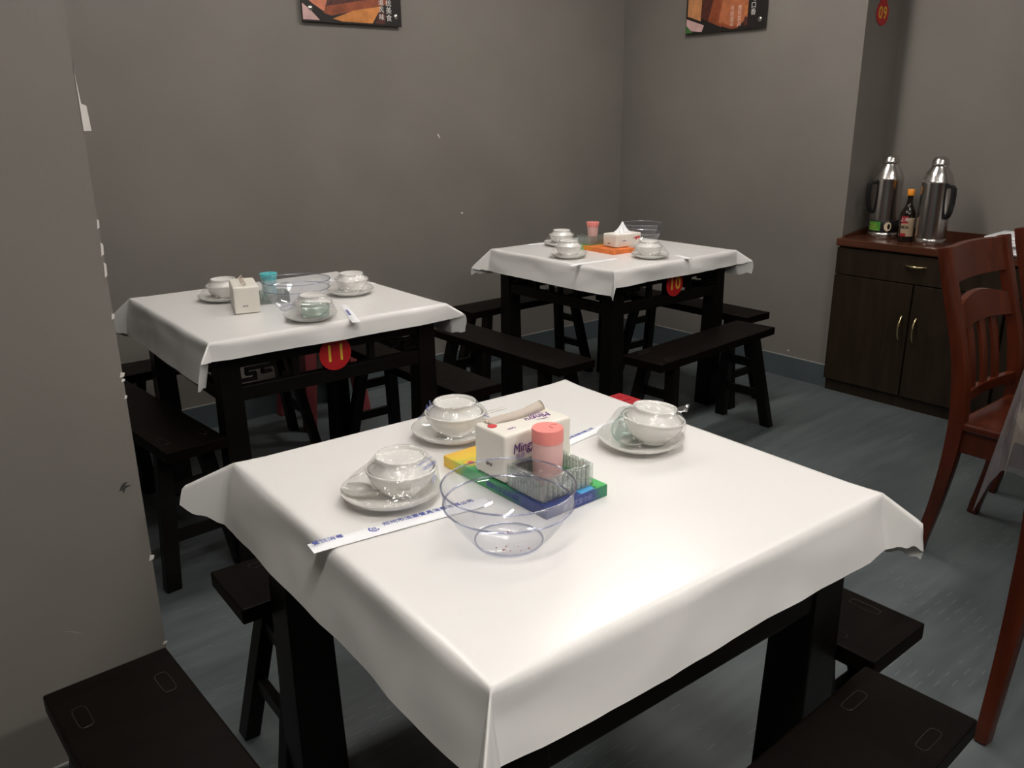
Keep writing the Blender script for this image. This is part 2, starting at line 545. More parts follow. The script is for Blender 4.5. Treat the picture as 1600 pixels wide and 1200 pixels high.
# two pale scratches on the back wall, one on the right wall
wb = [o for o in bpy.data.objects if o.name == 'wall_back'][0]
for pts in ([(2.538, 1.282), (2.545, 1.284), (2.556, 1.262), (2.552, 1.262)], [(2.672, .874), (2.682, .878), (2.69, .871), (2.68, .866)]):
    b = new_bm()
    add_prism(b, pts, 0.0008, Matrix(((1, 0, 0, 0), (0, 0, 1, YB - .0008), (0, 1, 0, 0), (0, 0, 0, 1))))
    obj('paint_chip', b, plaster_m, wb)
wr = [o for o in bpy.data.objects if o.name == 'wall_right'][0]
b = new_bm()
add_prism(b, [(2.42, .148), (2.435, .152), (2.43, .142)], 0.0008, Matrix(((0, 0, 1, XR - .0008), (1, 0, 0, 0), (0, 1, 0, 0), (0, 0, 0, 1))))
obj('paint_chip', b, plaster_m, wr)

# ceiling lamps (the room's lights)
def lamp_emit(strength):
    m = bpy.data.materials.new('lamp_diffuser')
    m.use_nodes = True
    nt = m.node_tree
    b = nt.nodes['Principled BSDF']
    b.inputs['Emission Color'].default_value = (1.0, 0.955, 0.90, 1)
    b.inputs['Emission Strength'].default_value = strength
    return m
for i, (x, y, lx, ly, s) in enumerate(LAMPS):
    t = thing('ceiling_lamp', 'long white ceiling lamp panel ' + ['above the near table', 'above the far right table', 'above the corner dining table', 'above the far left table', 'behind the viewer on the left', 'behind the viewer on the right'][i], 'lamp', (x, y, CEIL))
    b = new_bm(); add_box(b, (0, 0, -0.025), (lx + .04, ly + .04, 0.05), 0.005); obj('housing', b, lamp_body_m, t)
    b = new_bm(); add_box(b, (0, 0, -0.056), (lx, ly, 0.012), 0.003); obj('diffuser', b, lamp_emit(s), t)

# ------------------------------------------------------------------ tables
ZT = 0.756
TS = 0.8139
def make_table(label, loc, rz, lw0, lw1):
    """lw0 leg width at the foot, lw1 at the top"""
    t = thing('square_table', label, 'table', loc, rz, 'square black tables')
    h = TS / 2
    b = new_bm(); add_box(b, (0, 0, ZT - 0.0175), (TS, TS, 0.035), 0.006); obj('tabletop', b, lacq_m, t)
    ins = 0.028
    for sx, sy in ((-1, -1), (1, -1), (1, 1), (-1, 1)):
        b = new_bm()
        cx, cy = sx * (h - ins - lw1 / 2), sy * (h - ins - lw1 / 2)
        ex = (lw0 - lw1) / 2
        add_frustum(b, (cx - sx * ex * .5, cy - sy * ex * .5, 0), (lw0, lw0), (cx, cy, ZT - 0.035), (lw1, lw1), 0.004)
        obj('leg', b, lacq_m, t)
    L = TS - 2 * (ins + lw1) + 0.01
    yy = h - ins - 0.020
    for k in range(4):
        M = Matrix.Rotation(k * PI / 2, 4, 'Z')
        b = new_bm(); add_box(b, (0, -yy, 0.688), (L, 0.026, 0.062), 0.003, M); obj('upper_rail', b, lacq_m, t)
        b = new_bm(); add_box(b, (0, -yy, 0.575), (L, 0.030, 0.046), 0.004, M); obj('lower_rail', b, lacq_m, t)
        for px in (-0.135, -0.03, 0.03, 0.135):
            b = new_bm(); add_box(b, (px, -yy, 0.6275), (0.022 if abs(px) > .1 else 0.016, 0.022, 0.061), 0.002, M); obj('apron_post', b, lacq_m, t)
        for s in (-1, 1):      # key-pattern scroll at each end of the opening
            b = new_bm()
            xe = L / 2
            w = 0.009
            def bar(x0, z0, x1, z1):
                xa, xb = s * (xe - x0), s * (xe - x1)
                add_box(b, ((xa + xb) / 2, -yy, (z0 + z1) / 2), (abs(xa - xb) + w, 0.016, abs(z0 - z1) + w), 0.0015, M)
            bar(0.004, .612, .055, .612); bar(.055, .612, .055, .630); bar(.055, .630, .030, .630); bar(.030, .630, .030, .646)
            bar(.030, .646, .115, .646); bar(.080, .646, .080, .628); bar(.080, .628, .105, .628); bar(.115, .646, .115, .658)
            obj('scroll_fret', b, lacq_m, t)
    return t
T0 = (0.9018, 1.0285, 0, -0.0337)
T11 = (1.2044, 2.7505, 0, -0.0187)
T10 = (2.8873, 2.787, 0, 0.0057)
make_table('black lacquered square table nearest to the viewer, under a white plastic cloth', T0[:3], T0[3], 0.100, 0.080)
make_table('black fretwork table bearing the red 11 badge, at the far left', T11[:3], T11[3], 0.078, 0.064)
make_table('black fretwork table bearing the red 10 badge, in the far corner', T10[:3], T10[3], 0.082, 0.064)

# ------------------------------------------------------------------ plastic cloths
def make_cloth(name, label, cat, loc, rz, half, over, zt, tips, m, seed=0, wr=0.0012, group=None, tilt=11.2, rr=0.010, thick=0.0009, sidesag=0.0):
    """square sheet: flat top, four hanging sides, four corner points that stick out.
    tips: per corner (-,-),(+,-),(+,+),(-,+): (drop angle of the ridge, length before it bends, extra bend)"""
    th = math.radians(tilt)
    if not isinstance(over, (tuple, list)):
        over = (over,) * 4
    omax = max(over)
    def axis(o0, o1):
        def hang(o):
            st = [.009 * k for k in range(1, 60) if .009 * k < o - .002] + [o]
            return st
        a = [-half - x for x in hang(o0)][::-1]
        e = [half + x for x in hang(o1)]
        c = [-half + x for x in (0, .004, .008, .013, .02, .035, .06)]
        n2 = 26
        mid = [-half + .06 + (2 * half - .12) * k / n2 for k in range(1, n2)]
        return a + c + mid + [-x for x in c[::-1]] + e
    ax, ay = axis(over[0], over[1]), axis(over[2], over[3])
    bm = bmesh.new()
    def prof(e, r):
        # distance out and down after walking e past the edge, with a rounded roll-over
        if e <= -r:
            return e, 0.0
        steps = 8
        x, z, s = -r, 0.0, -r
        lim = min(e, r)
        ds = (lim + r) / steps
        for k in range(steps):
            f = ((k + .5) * ds) / (2 * r)
            an = f * (PI / 2 - th)
            x += math.cos(an) * ds; z += math.sin(an) * ds
        if e > r:
            x += math.sin(th) * (e - r); z += math.cos(th) * (e - r)
        return x, z
    grid = []
    for u in ax:
        rowv = []
        for v in ay:
            au, av = abs(u), abs(v)
            su, sv = (1 if u >= 0 else -1), (1 if v >= 0 else -1)
            du, dv = au - half, av - half
            nz = noise.noise(Vector((u * 5 + seed, v * 5, seed * 1.7))) * wr * 1.4 + noise.noise(Vector((u * 16 + seed, v * 16, 4.1))) * wr * .5
            if du > 1e-9 and dv > 1e-9:
                ci = {(-1, -1): 0, (1, -1): 1, (1, 1): 2, (-1, 1): 3}[(su, sv)]
                drop, ln, bend = tips[ci]
                rho = math.hypot(du, dv)
                phi = math.atan2(dv, du)
                dd = math.radians(drop)
                T = Vector((math.cos(dd) * .7071, math.cos(dd) * .7071, -math.sin(dd)))
                f = phi / (PI / 4)
                if f <= 1:
                    A = Vector((math.sin(th), 0, -math.cos(th)))
                else:
                    A = Vector((0, math.sin(th), -math.cos(th))); f = 2 - f
                D = A.slerp(T, f) if hasattr(A, 'slerp') else A.lerp(T, f).normalized()
                # the free point bends downward past ln, rolling over a line across the ridge
                along = rho * math.cos(abs(phi - PI / 4))
                if bend and along > ln:
                    tt = ln / math.cos(abs(phi - PI / 4))
                    ex = rho - tt
                    bd = math.radians(bend) * min(1.0, ex / 0.02)
                    T2 = Vector((math.cos(dd + bd) * .7071, math.cos(dd + bd) * .7071, -math.sin(dd + bd)))
                    D2 = A.slerp(T2, f)
                    p = D * tt + D2 * ex
                else:
                    p = D * rho
                rip = math.sin(phi * 17 + seed * 3) * 0.0035 * (rho / omax) * (1 - abs(f * 2 - 1) * .4) * (1 if wr > 0 else 0)
                q = Vector((su * (half + p.x), sv * (half + p.y), p.z + rip))
            else:
                r = rr
                if du > -0.06 and dv > -0.06 or (du > 0 and dv > -0.06) or (dv > 0 and du > -0.06):
                    k = min(-du if du < 0 else 1, -dv if dv < 0 else 1)
                    if du > 0: k = -dv
                    elif dv > 0: k = -du
                    else: k = max(-du, -dv)
                    r = max(0.0004, rr * min(1.0, max(0.0, k) / 0.06))
                xu, zu = prof(du, r); xv, zv = prof(dv, r)
                if du > 0:
                    sag = 1 + sidesag * math.cos(v / half * PI / 2)
                    q = Vector((su * (half + xu + nz * 5 * min(1, du / .04)), v, -zu * sag))
                elif dv > 0:
                    sag = 1 + sidesag * math.cos(u / half * PI / 2)
                    q = Vector((u, sv * (half + xv + nz * 5 * min(1, dv / .04)), -zv * sag))
                else:
                    q = Vector((su * (half + xu), sv * (half + xv), -max(zu, zv) + abs(nz) * .5 * min(1, min(-du, -dv) / .05)))
            rowv.append(bm.verts.new((q.x, q.y, q.z)))
        grid.append(rowv)
    for i in range(len(ax) - 1):
        for j in range(len(ay) - 1):
            a, b_, c, d = grid[i][j], grid[i + 1][j], grid[i + 1][j + 1], grid[i][j + 1]
            cu, cv = (ax[i] + ax[i + 1]) / 2, (ay[j] + ay[j + 1]) / 2
            if abs(cu) > half and abs(cv) > half:
                if cu * cv > 0:
                    bm.faces.new((a, b_, c)); bm.faces.new((a, c, d))
                else:
                    bm.faces.new((a, b_, d)); bm.faces.new((b_, c, d))
            else:
                bm.faces.new((a, b_, c, d))
    o = obj(name, bm, m, None, 60, (loc[0], loc[1], zt), (0, 0, rz))
    md = o.modifiers.new('thickness', 'SOLIDIFY')
    md.thickness = thick
    md.offset = 1
    return tag(o, label, cat, group)
G = 'white plastic cloths over the square tables'
ZC = ZT + 0.0015
make_cloth('tablecloth', 'glossy white plastic cloth on the nearest table, its front corner pointing at the viewer', 'tablecloth', T0, T0[3], TS / 2 + .003, (.122, .120, .100, .086), ZC,
           [(50, 9, 0), (36, .085, 42), (48, .05, 40), (26, 9, 0)], cloth_m, 1, group=G)
make_cloth('tablecloth', 'white plastic cloth on the far left table above the red 11 badge', 'tablecloth', T11, T11[3], TS / 2 + .003, (.132, .110, .055, .150), ZC,
           [(38, 9, 0), (30, .085, 45), (45, .05, 30), (40, 9, 0)], cloth_m, 2, group=G)
make_cloth('tablecloth', 'white plastic cloth on the corner table above the red 10 badge', 'tablecloth', T10, T10[3], TS / 2 + .003, (.104, .120, .068, .125), ZC,
           [(62, 9, 0), (32, .11, 35), (45, .05, 30), (42, .12, 20)], cloth_m, 3, wr=0.002, group=G)

# ------------------------------------------------------------------ benches
def make_bench():
    L, W, H, TH = 0.84, 0.186, 0.455, 0.034
    t = thing('bench', 'bench', 'bench', (0, 0, 0), 0, 'black benches around the square tables')
    b = new_bm(); add_box(b, (0, 0, H - TH / 2), (L, W, TH), 0.004); obj('seat', b, lacq2_m, t)
    xt, xf, yt, yf = 0.30, 0.375, 0.060, 0.115
    for sx in (-1, 1):
        for sy in (-1, 1):
            b = new_bm()
            add_frustum(b, (sx * xf, sy * yf, 0), (0.036, 0.046), (sx * xt, sy * yt, H - TH + .001), (0.036, 0.046), 0.003)
            obj('leg', b, lacq_m, t)
        for z in (0.155, 0.30):
            f = z / (H - TH)
            x = sx * (xf + (xt - xf) * f); y = yf + (yt - yf) * f
            b = new_bm(); add_box(b, (x, 0, z), (0.020, 2 * y, 0.036), 0.003); obj('stretcher', b, lacq_m, t)
        for sy in (-1, 1):     # through-tenon showing on the seat
            b = new_bm()
            x0, y0, hx, hy = sx * 0.318, sy * 0.060, 0.030, 0.010
            for i in range(12):
                pass
            ring = []
            for k in range(16):
                a = 2 * PI * k / 16
                ca, sa = math.cos(a), math.sin(a)
                e = 0.45
                ring.append((x0 + hx * math.copysign(abs(ca) ** e, ca), y0 + hy * math.copysign(abs(sa) ** e, sa), H + 0.0001))
            add_tube(b, ring + [ring[0]], 0.0007, 5)
            obj('tenon_outline', b, tenon_m, t)
    return t
BENCH = make_bench()
_first = [True]
def place_bench(x, y, rz, label, wide=1.0):
    if _first[0]:
        o = BENCH; _first[0] = False
    else:
        o = copy_tree(BENCH)
    o.location = (x, y, 0); o.rotation_euler = (0, 0, rz)
    o.scale = (1, wide, 1)
    o['label'] = label
    return o
Q = PI / 2
place_bench(0.240, 0.995, Q + .03, 'dark bench end in the bottom left corner, beside the grey partition', 1.1)
place_bench(0.905, 1.520, -0.03, 'black bench on the far side of the nearest table, only its left end showing')
place_bench(1.362, 0.984, Q, 'black bench end poking out right of the nearest table leg')
place_bench(0.835, 0.466, 0.03, 'dark brown bench in the bottom right corner, tenon marks on its end')
place_bench(2.790, 2.145, 0.075, 'black bench in front of the corner table, its splayed right legs fully seen', 1.05)
place_bench(3.362, 2.690, Q, 'black bench between the corner table and the right wall')
place_bench(2.785, 3.315, 0.02, 'black bench behind the corner table along the back wall')
place_bench(2.140, 2.660, Q + .02, 'black bench left of the corner table, under the curled cloth corner', 1.05)
place_bench(1.682, 2.665, Q, 'black bench right of the table with the 11 badge')
place_bench(0.690, 2.785, Q + .08, 'black bench left of the table with the 11 badge, beside the partition')
place_bench(1.120, 3.330, 0.0, 'black bench behind the table with the 11 badge')

# ------------------------------------------------------------------ number badges
def badge(label, M, digits, r, parentless=True, tab=False):
    t = thing('number_badge', label, 'badge')
    t.matrix_world = M
    b = new_bm()
    add_lathe(b, [(0, 0), (r - .001, 0), (r, .001), (r, .003), (r - .001, .004), (0, .004)], 48)
    obj('disc', b, red_m, t, 40)
    text(digits, r * 1.42, yellow_m, 'digits', t, Matrix.Translation((0, 0, 0.0044)), 0.0003, sx=0.92, bold=.0007, gap=1.12)
    if tab:
        b = new_bm(); add_lathe(b, [(0, 0), (r * .62, 0), (r * .62, .003), (0, .003)], 24, (0, r * 1.25, 0)); obj('hanging_tab', b, red_m, t, 40)
    return t
def table_badge(T, lx, z, label, digits, r=0.056):
    c, s = math.cos(T[3]), math.sin(T[3])
    ly = -(TS / 2 - 0.028 - 0.020 + 0.017)
    ox, oy = T[0] + c * lx - s * ly, T[1] + s * lx + c * ly
    badge(label, frame((ox, oy - .002, z), (c, s, 0), (0, 0.0, 1)), digits, r)
table_badge(T11, -0.003, 0.648, 'round red badge with yellow number 11 on the left table', '11')
table_badge(T10, 0.012, 0.645, 'round red badge with yellow number 10 on the corner table', '10')
badge('round red badge with yellow number 09 high on the recess wall', frame((4.032, YE - .0005, 1.808), (1, 0, 0), (0, 0, 1)), '09', 0.054, tab=True)

# ------------------------------------------------------------------ wrapped tableware sets
def set_profile_plate():
    return [(0, .006), (.045, .006), (.058, .0075), (.072, .014), (.0825, .0205), (.0838, .0215), (.0832, .0195), (.072, .0105), (.052, .003), (.050, .0), (.046, .0), (.044, .0025), (0, .003)]
def set_profile_bowl():
    return [(0, .006), (.018, .006), (.034, .012), (.047, .024), (.0548, .038), (.0566, .0470), (.0572, .0488), (.0585, .0496), (.0600, .0490), (.0606, .0474), (.0600, .0456), (.0582, .0440), (.0568, .038), (.0495, .022), (.036, .0085), (.026, .005), (.026, 0), (.022, 0), (.022, .003), (0, .003)]
def set_profile_small_bowl():      # turned upside down, its foot ring on top
    return [(.0515, 0), (.0532, .0004), (.0526, .002), (.0485, .0075), (.0440, .0125), (.0418, .0155), (.0412, .0185), (.0420, .0215), (.0424, .0232), (.0414, .0246), (.0398, .0244), (.0388, .0228), (.0378, .0180), (.020, .0172), (0, .0172)]
def make_spoon(parent, loc, rz, tilt=0.0):
    t = bmesh.new()
    n = 20
    # porcelain soup spoon: oval bowl then a channelled handle
    secs = []
    for k in range(n + 1):
        f = k / n
        x = f * 0.125
        if f < 0.42:
            g = f / 0.42
            w = 0.0225 * math.sin(PI * min(1, .12 + g * .88)) ** .7 + .003 * g
            dp = 0.0085 * math.sin(PI * min(1, g * .95 + .05)) ** .8
            zz = 0.012 - .002 * g
        else:
            g = (f - .42) / .58
            w = 0.0075 - 0.001 * g + (0.0022 * g * g)
            dp = 0.0028
            zz = 0.010 + 0.018 * g
        secs.append((x, max(w, .0015), dp, zz))
    m = 8
    rows = []
    for x, w, dp, zz in secs:
        rows.append([t.verts.new((x, w * math.cos(PI * j / m), zz - dp * math.sin(PI * j / m))) for j in range(m + 1)])
    for a, b_ in zip(rows, rows[1:]):
        for j in range(m):
            t.faces.new((a[j], a[j + 1], b_[j + 1], b_[j]))
    bmesh.ops.solidify(t, geom=list(t.faces), thickness=0.0018)
    bmesh.ops.recalc_face_normals(t, faces=t.faces)
    o = obj('spoon', t, porc_m, parent, 50, loc, (0, tilt, rz))
    return o
def make_set(label, loc, rz, bowl=(0.015, 0, 0), bowl_tilt=(0, 0), spoon=None, glass=None, seed=0, print_marks=True, hi=True):
    t = thing('tableware_set', label, 'tableware set', loc, rz, 'shrink wrapped tableware sets on the tables')
    n = 48 if hi else 32
    b = new_bm(); add_lathe(b, set_profile_plate(), n); obj('plate', b, porc_m, t, 40)
    bz = 0.0068 + bowl[2]
    MB = Matrix.Translation((bowl[0], bowl[1], bz)) @ Matrix.Rotation(bowl_tilt[0], 4, 'X') @ Matrix.Rotation(bowl_tilt[1], 4, 'Y')
    b = new_bm(); add_lathe(b, set_profile_bowl(), n, M=MB); obj('bowl', b, porc_m, t, 40)
    MC = MB @ Matrix.Translation((0.0, 0, 0.0455))
    b = new_bm(); add_lathe(b, set_profile_small_bowl(), n, M=MC); obj('small_bowl', b, porc_m, t, 40)
    if spoon:
        make_spoon(t, spoon[:3], spoon[3], spoon[4] if len(spoon) > 4 else 0)
    if glass:
        gx, gy, gz, gaz, gel = glass
        b = new_bm()
        add_lathe(b, [(0, 0), (.0225, 0), (.0235, .003), (.0265, .082)], 32); add_lathe(b, [(.0265 + .0012 * math.cos(q * PI / 4), .082 + .0012 * math.sin(q * PI / 4)) for q in range(8)], 32, close=True)
        dirv = Vector((math.cos(gaz) * math.cos(gel), math.sin(gaz) * math.cos(gel), math.sin(gel)))
        o = obj('glass_tumbler', b, glass_m, t, 40)
        o.rotation_mode = 'QUATERNION'
        o.rotation_quaternion = dirv.to_track_quat('Z', 'Y')
        o.location = (gx, gy, gz)
    # wrap: film stretched plate rim -> bowl rim -> cup rim, puckered across the cup mouth
    bm = bmesh.new()
    N = 72 if hi else 40
    def ring(M, r, z):
        return [(M @ Vector((r * math.cos(2 * PI * i / N), r * math.sin(2 * PI * i / N), z))) for i in range(N)]
    I = Matrix.Identity(4)
    key = [ring(I, .0775, .0085), ring(I, .0848, .0222), ring(MB, .0611, .0492), ring(MC, .0424, .0252), ring(MC, .0300, .0243), ring(MC, .016, .0238), ring(MC, .004, .0237)]
    sub = [1, 7, 6, 3, 3, 2]
    rows = []
    for k in range(len(key) - 1):
        for s_ in range(sub[k]):
            f = s_ / sub[k]
            rows.append((k, f, [a.lerp(c, f) for a, c in zip(key[k], key[k + 1])]))
    rows.append((len(key) - 1, 0, key[-1]))
    vr = []
    for k, f, pts in rows:
        rv = []
        for i, p in enumerate(pts):
            a = 2 * PI * i / N
            amp = 4 * f * (1 - f)
            sagz = -0.0045 * amp if k == 1 else (-.0012 * amp if k == 2 else 0)
            pk = 0.0
            if k in (1, 2):
                pk = amp * (0.0016 * noise.noise(Vector((math.cos(a) * 4, math.sin(a) * 4, seed + k))) + 0.0010 * noise.noise(Vector((math.cos(a) * 14, math.sin(a) * 14, seed + k + f * 2))))
            if k >= 3 and k < len(key) - 1:
                pk = 0.0012 * noise.noise(Vector((p.x * 90, p.y * 30, seed * 1.3)))
            # film bulges over the spoon and the glass
            bz_ = 0.0
            if k == 1 and (spoon or glass):
                tx = (spoon[0] + .026 * math.cos(spoon[3]), spoon[1] + .026 * math.sin(spoon[3])) if spoon else (glass[0], glass[1])
                dd = math.hypot(p.x - tx[0], p.y - tx[1])
                bz_ = 0.012 * amp * math.exp(-(dd / .035) ** 2)
                if glass:
                    g2 = (glass[0] + math.cos(glass[3]) * .04, glass[1] + math.sin(glass[3]) * .04)
                    dd = math.hypot(p.x - g2[0], p.y - g2[1])
                    bz_ += 0.03 * amp * math.exp(-(dd / .035) ** 2)
            rv.append(bm.verts.new((p.x * (1 + pk * 3), p.y * (1 + pk * 3), p.z + sagz + pk + bz_)))
        vr.append(rv)
    for a, b_ in zip(vr, vr[1:]):
        for i in range(N):
            j = (i + 1) % N
            bm.faces.new((a[i], a[j], b_[j], b_[i]))
    bm.faces.new(vr[-1])
    # gathered tail of film standing up on one side
    wr_ = obj('shrink_wrap', bm, wrap_m, t, 60)
    if hi:
        bt = new_bm()
        a0 = 2.3 + seed
        p0 = MC @ Vector((.041 * math.cos(a0), .041 * math.sin(a0), .025))
        d = Vector((math.cos(a0), math.sin(a0), 0.15)).normalized()
        sd = Vector((-math.sin(a0), math.cos(a0), 0))
        q = [p0 - sd * .018, p0 + sd * .016, p0 + d * .022 + sd * .020 + Vector((0, 0, .004)), p0 + d * .020 - sd * .010 - Vector((0, 0, .002))]
        vs_ = [bt.verts.new(x) for x in q]
        bt.faces.new(vs_)
        bmesh.ops.subdivide_edges(bt, edges=bt.edges, cuts=3, use_grid_fill=True)
        for v in bt.verts:
            v.co.z += 0.002 * noise.noise(v.co * 120)
        bmesh.ops.solidify(bt, geom=list(bt.faces), thickness=0.0003)
        obj('film_tail', bt, wrap_m, wr_, 60)
    return t, MB, MC
ZP = ZC + 0.0012
def print_on_wrap(t, MB, MC, az, seed):
    """blue print on the film: a block of small lines, a row of characters and a ring emblem"""
    def facing(M, r, z0, z1, r1, f, a):
        p = M @ Vector((r * math.cos(a), r * math.sin(a), z0)); q = Vector((r1[0], r1[1], r1[2]))
        return p.lerp(q, f)
    a0 = az
    top = MC @ Vector((.0415 * math.cos(a0), .0415 * math.sin(a0), .0255))
    bot = MB @ Vector((.0602 * math.cos(a0), .0602 * math.sin(a0), .0495))
    up = (top - bot).normalized(); xd = Vector((-math.sin(a0), math.cos(a0), 0)); nrm = xd.cross(up).normalized()
    c = bot.lerp(top, .36) + nrm * .0022
    text('一次性消毒餐具', 0.0062, blue_m, 'printed_text', t, frame(c, xd, up), 0.0001, sx=1.0)
    c = bot.lerp(top, .72) + nrm * .0022
    text('请勿重复使用 先检查再用', 0.0036, bluel_m, 'printed_text', t, frame(c, xd, up), 0.0001)
    a1 = a0 + 0.05
    p1 = Vector((.0848 * math.cos(a1), .0848 * math.sin(a1), .0222)); b1 = MB @ Vector((.0602 * math.cos(a1), .0602 * math.sin(a1), .0495))
    up1 = (b1 - p1).normalized(); xd1 = Vector((-math.sin(a1), math.cos(a1), 0)); n1 = xd1.cross(up1).normalized()
    bm = new_bm()
    F = frame(p1.lerp(b1, .66) + n1 * .0015, xd1, up1)
    for k in range(7):
        a = k * .78
        if k == 6: continue
        add_box(bm, (.0058 * math.cos(a), .0058 * math.sin(a), 0), (.0022, .0030, .0002), 0, F @ Matrix.Rotation(a, 4, 'Z') @ Matrix.Rotation(-a, 4, 'Z'))
    add_box(bm, (0, 0, 0), (.006, .0008, .0002), 0, F); add_box(bm, (0, .002, 0), (.005, .0008, .0002), 0, F); add_box(bm, (0, -.002, 0), (.005, .0008, .0002), 0, F)
    obj('printed_emblem', bm, bluel_m, t)
s1 = make_set('wrapped tableware set with spoon on the nearest table, left of the clear bowl', (0.652, 1.128, ZP), 0, (0.018, -0.006, 0), spoon=(-0.064, 0.046, .0135, -1.02), seed=1)
print_on_wrap(*s1, -1.15, 1)
s2 = make_set('wrapped tableware set on the nearest table, partly behind the tissue pack', (0.898, 1.292, ZP), 0, (0.000, -0.006, 0), spoon=(.02, .055, .010, -0.6), seed=2)
print_on_wrap(*s2, 2.6, 2)
s3 = make_set('wrapped tableware set holding a green glass tumbler, right side of nearest table', (1.147, 1.016, ZP), 0, (0.006, -0.020, 0.006), bowl_tilt=(0.03, 0.10),
              spoon=(-.055, -.012, .010, 0.25), glass=(0.028, 0.053, .034, PI + 0.62, 0.06), seed=3)
print_on_wrap(*s3, 1.0, 3)
# table 11
make_set('wrapped tableware set on the 11 table, behind the tissue pack', (1.045, 2.905, ZP), 0, (0.006, -0.004, 0), spoon=(-.06, .0, .010, -.6), seed=4, hi=False)
make_set('wrapped tableware set with glass on the 11 table, below the clear bowl', (1.146, 2.425, ZP), 0, (0.016, 0.008, 0), glass=(0.035, -0.062, .034, 2.6, 0.05), seed=5, hi=False)
make_set('wrapped tableware set on the 11 table, right of the clear bowl', (1.435, 2.690, ZP), 0, (0.010, 0.006, 0), spoon=(-.06, -.02, .010, 0.1), seed=6, hi=False)
# table 10
make_set('wrapped tableware set at the left front of the 10 table', (2.575, 2.755, ZP), 0, (0, 0, 0), seed=7, hi=False)
make_set('wrapped tableware set behind the pink holder on the 10 table', (2.790, 3.040, ZP), 0, (0.004, 0, 0), spoon=(-.06, -.01, .010, 0.4), seed=8, hi=False)
make_set('wrapped tableware set at the right front of the 10 table', (2.835, 2.500, ZP), 0, (-0.006, 0.004, 0), spoon=(.05, -.03, .010, 2.4), seed=9, hi=False)

# ------------------------------------------------------------------ chopstick sleeves
def sleeve(label, p0, p1, z=None, w=0.025, texts=None, bend=0.0, emblem=False):
    p0 = Vector(p0); p1 = Vector(p1)
    d = p1 - p0; L = d.length
    rz = math.atan2(d.y, d.x)
    t = thing('chopstick_sleeve', label, 'chopsticks', (p0.x, p0.y, ZP if z is None else z), rz, 'paper chopstick sleeves on the tables')
    bm = bmesh.new()
    n = 24; prev = None
    def h(f):
        return 0.0012 + bend * 4 * f * (1 - f)
    rows = []
    for k in range(n + 1):
        f = k / n
        x = f * L
        c = h(f)
        puff = 0.0038 if 0.10 < f else 0.0038 * f / .10
        tw = 0.0025 * math.sin(f * 5)
        rows.append([bm.verts.new(v) for v in ((x, -w / 2, c), (x, -w * .22, c + puff + tw * .2), (x, w * .22, c + puff), (x, w / 2, c), (x, w * .2, c - .0006), (x, -w * .2, c - .0006))])
    for a, b_ in zip(rows, rows[1:]):
        for i in range(6):
            bm.faces.new((a[i], a[(i + 1) % 6], b_[(i + 1) % 6], b_[i]))
    bm.faces.new(rows[0][::-1]); bm.faces.new(rows[-1])
    bmesh.ops.recalc_face_normals(bm, faces=bm.faces)
    obj('paper_sleeve', bm, paper_m, t, 50)
    for s in (-1, 1):
        bm = new_bm()
        add_tube(bm, [(L * .12, s * .0042, h(.12) + .0018), (L * .5, s * .0042, h(.5) + .0018), (L * .97, s * .0042, h(.97) + .0018)], [.0012, .0014, .0016], 6)
        obj('chopstick', bm, pw_m, t, 50)
    for (f, body, size) in (texts or []):
        text(body, size, blue_m, 'printed_text', t, frame((f * L, w * .17, h(f) + .0043), (1, 0, 0), (0, 1, 0)), 0.0002)
    if emblem:
        bm = new_bm()
        F = Matrix.Translation((.335 * L, 0, h(.335) + .0043))
        for a in (2.6, 3.3, 4.0, 4.7, 5.5):
            add_box(bm, (.0075, 0, 0), (.0028, .005, .0003), 0, F @ Matrix.Rotation(a, 4, 'Z'))
        for yq in (-.003, 0, .003):
            add_box(bm, (0, yq, 0), (.007, .0011, .0003), 0, F)
        add_box(bm, (-.003, 0, 0), (.0011, .007, .0003), 0, F); add_box(bm, (.003, 0, 0), (.0011, .007, .0003), 0, F)
        obj('printed_emblem', bm, blue_m, t)
    return t
sleeve('white paper chopstick sleeve with blue print, jutting over the nearest table edge', (0.466, 1.054), (0.765, 1.012), w=0.032,
       texts=[(.095, '餐饮消毒', .0125), (.66, '郑州市洁康餐具消毒有限公司', .0125)], emblem=True, bend=0.001)
sleeve('white chopstick sleeve between the tissue pack and the glass tumbler', (0.985, 1.110), (1.200, 1.135), w=0.026, texts=[(.5, '餐具消毒有限公司', .010)])
sleeve('white chopstick sleeve behind the tissue pack on the nearest table', (1.020, 1.420), (0.985, 1.225), w=0.024, texts=[(.5, '餐具消毒', .010)])
sleeve('white chopstick sleeve at the right front edge of the 11 table', (1.232, 2.285), (1.320, 2.530), w=0.026, texts=[(.5, '餐具消毒有限公司', .010)])
sleeve('white chopstick sleeve at the far right of the 11 table', (1.60, 2.80), (1.50, 2.98), w=0.024)
sleeve('thin chopstick sleeve lying along the left front of the 10 table', (2.430, 2.585), (2.690, 2.570), w=0.022)
sleeve('chopstick sleeve on the far left corner of the 10 table', (2.680, 3.160), (2.800, 3.120), w=0.022)
sleeve('chopstick sleeve at the right front of the 10 table', (2.960, 2.455), (2.930, 2.350), w=0.022)

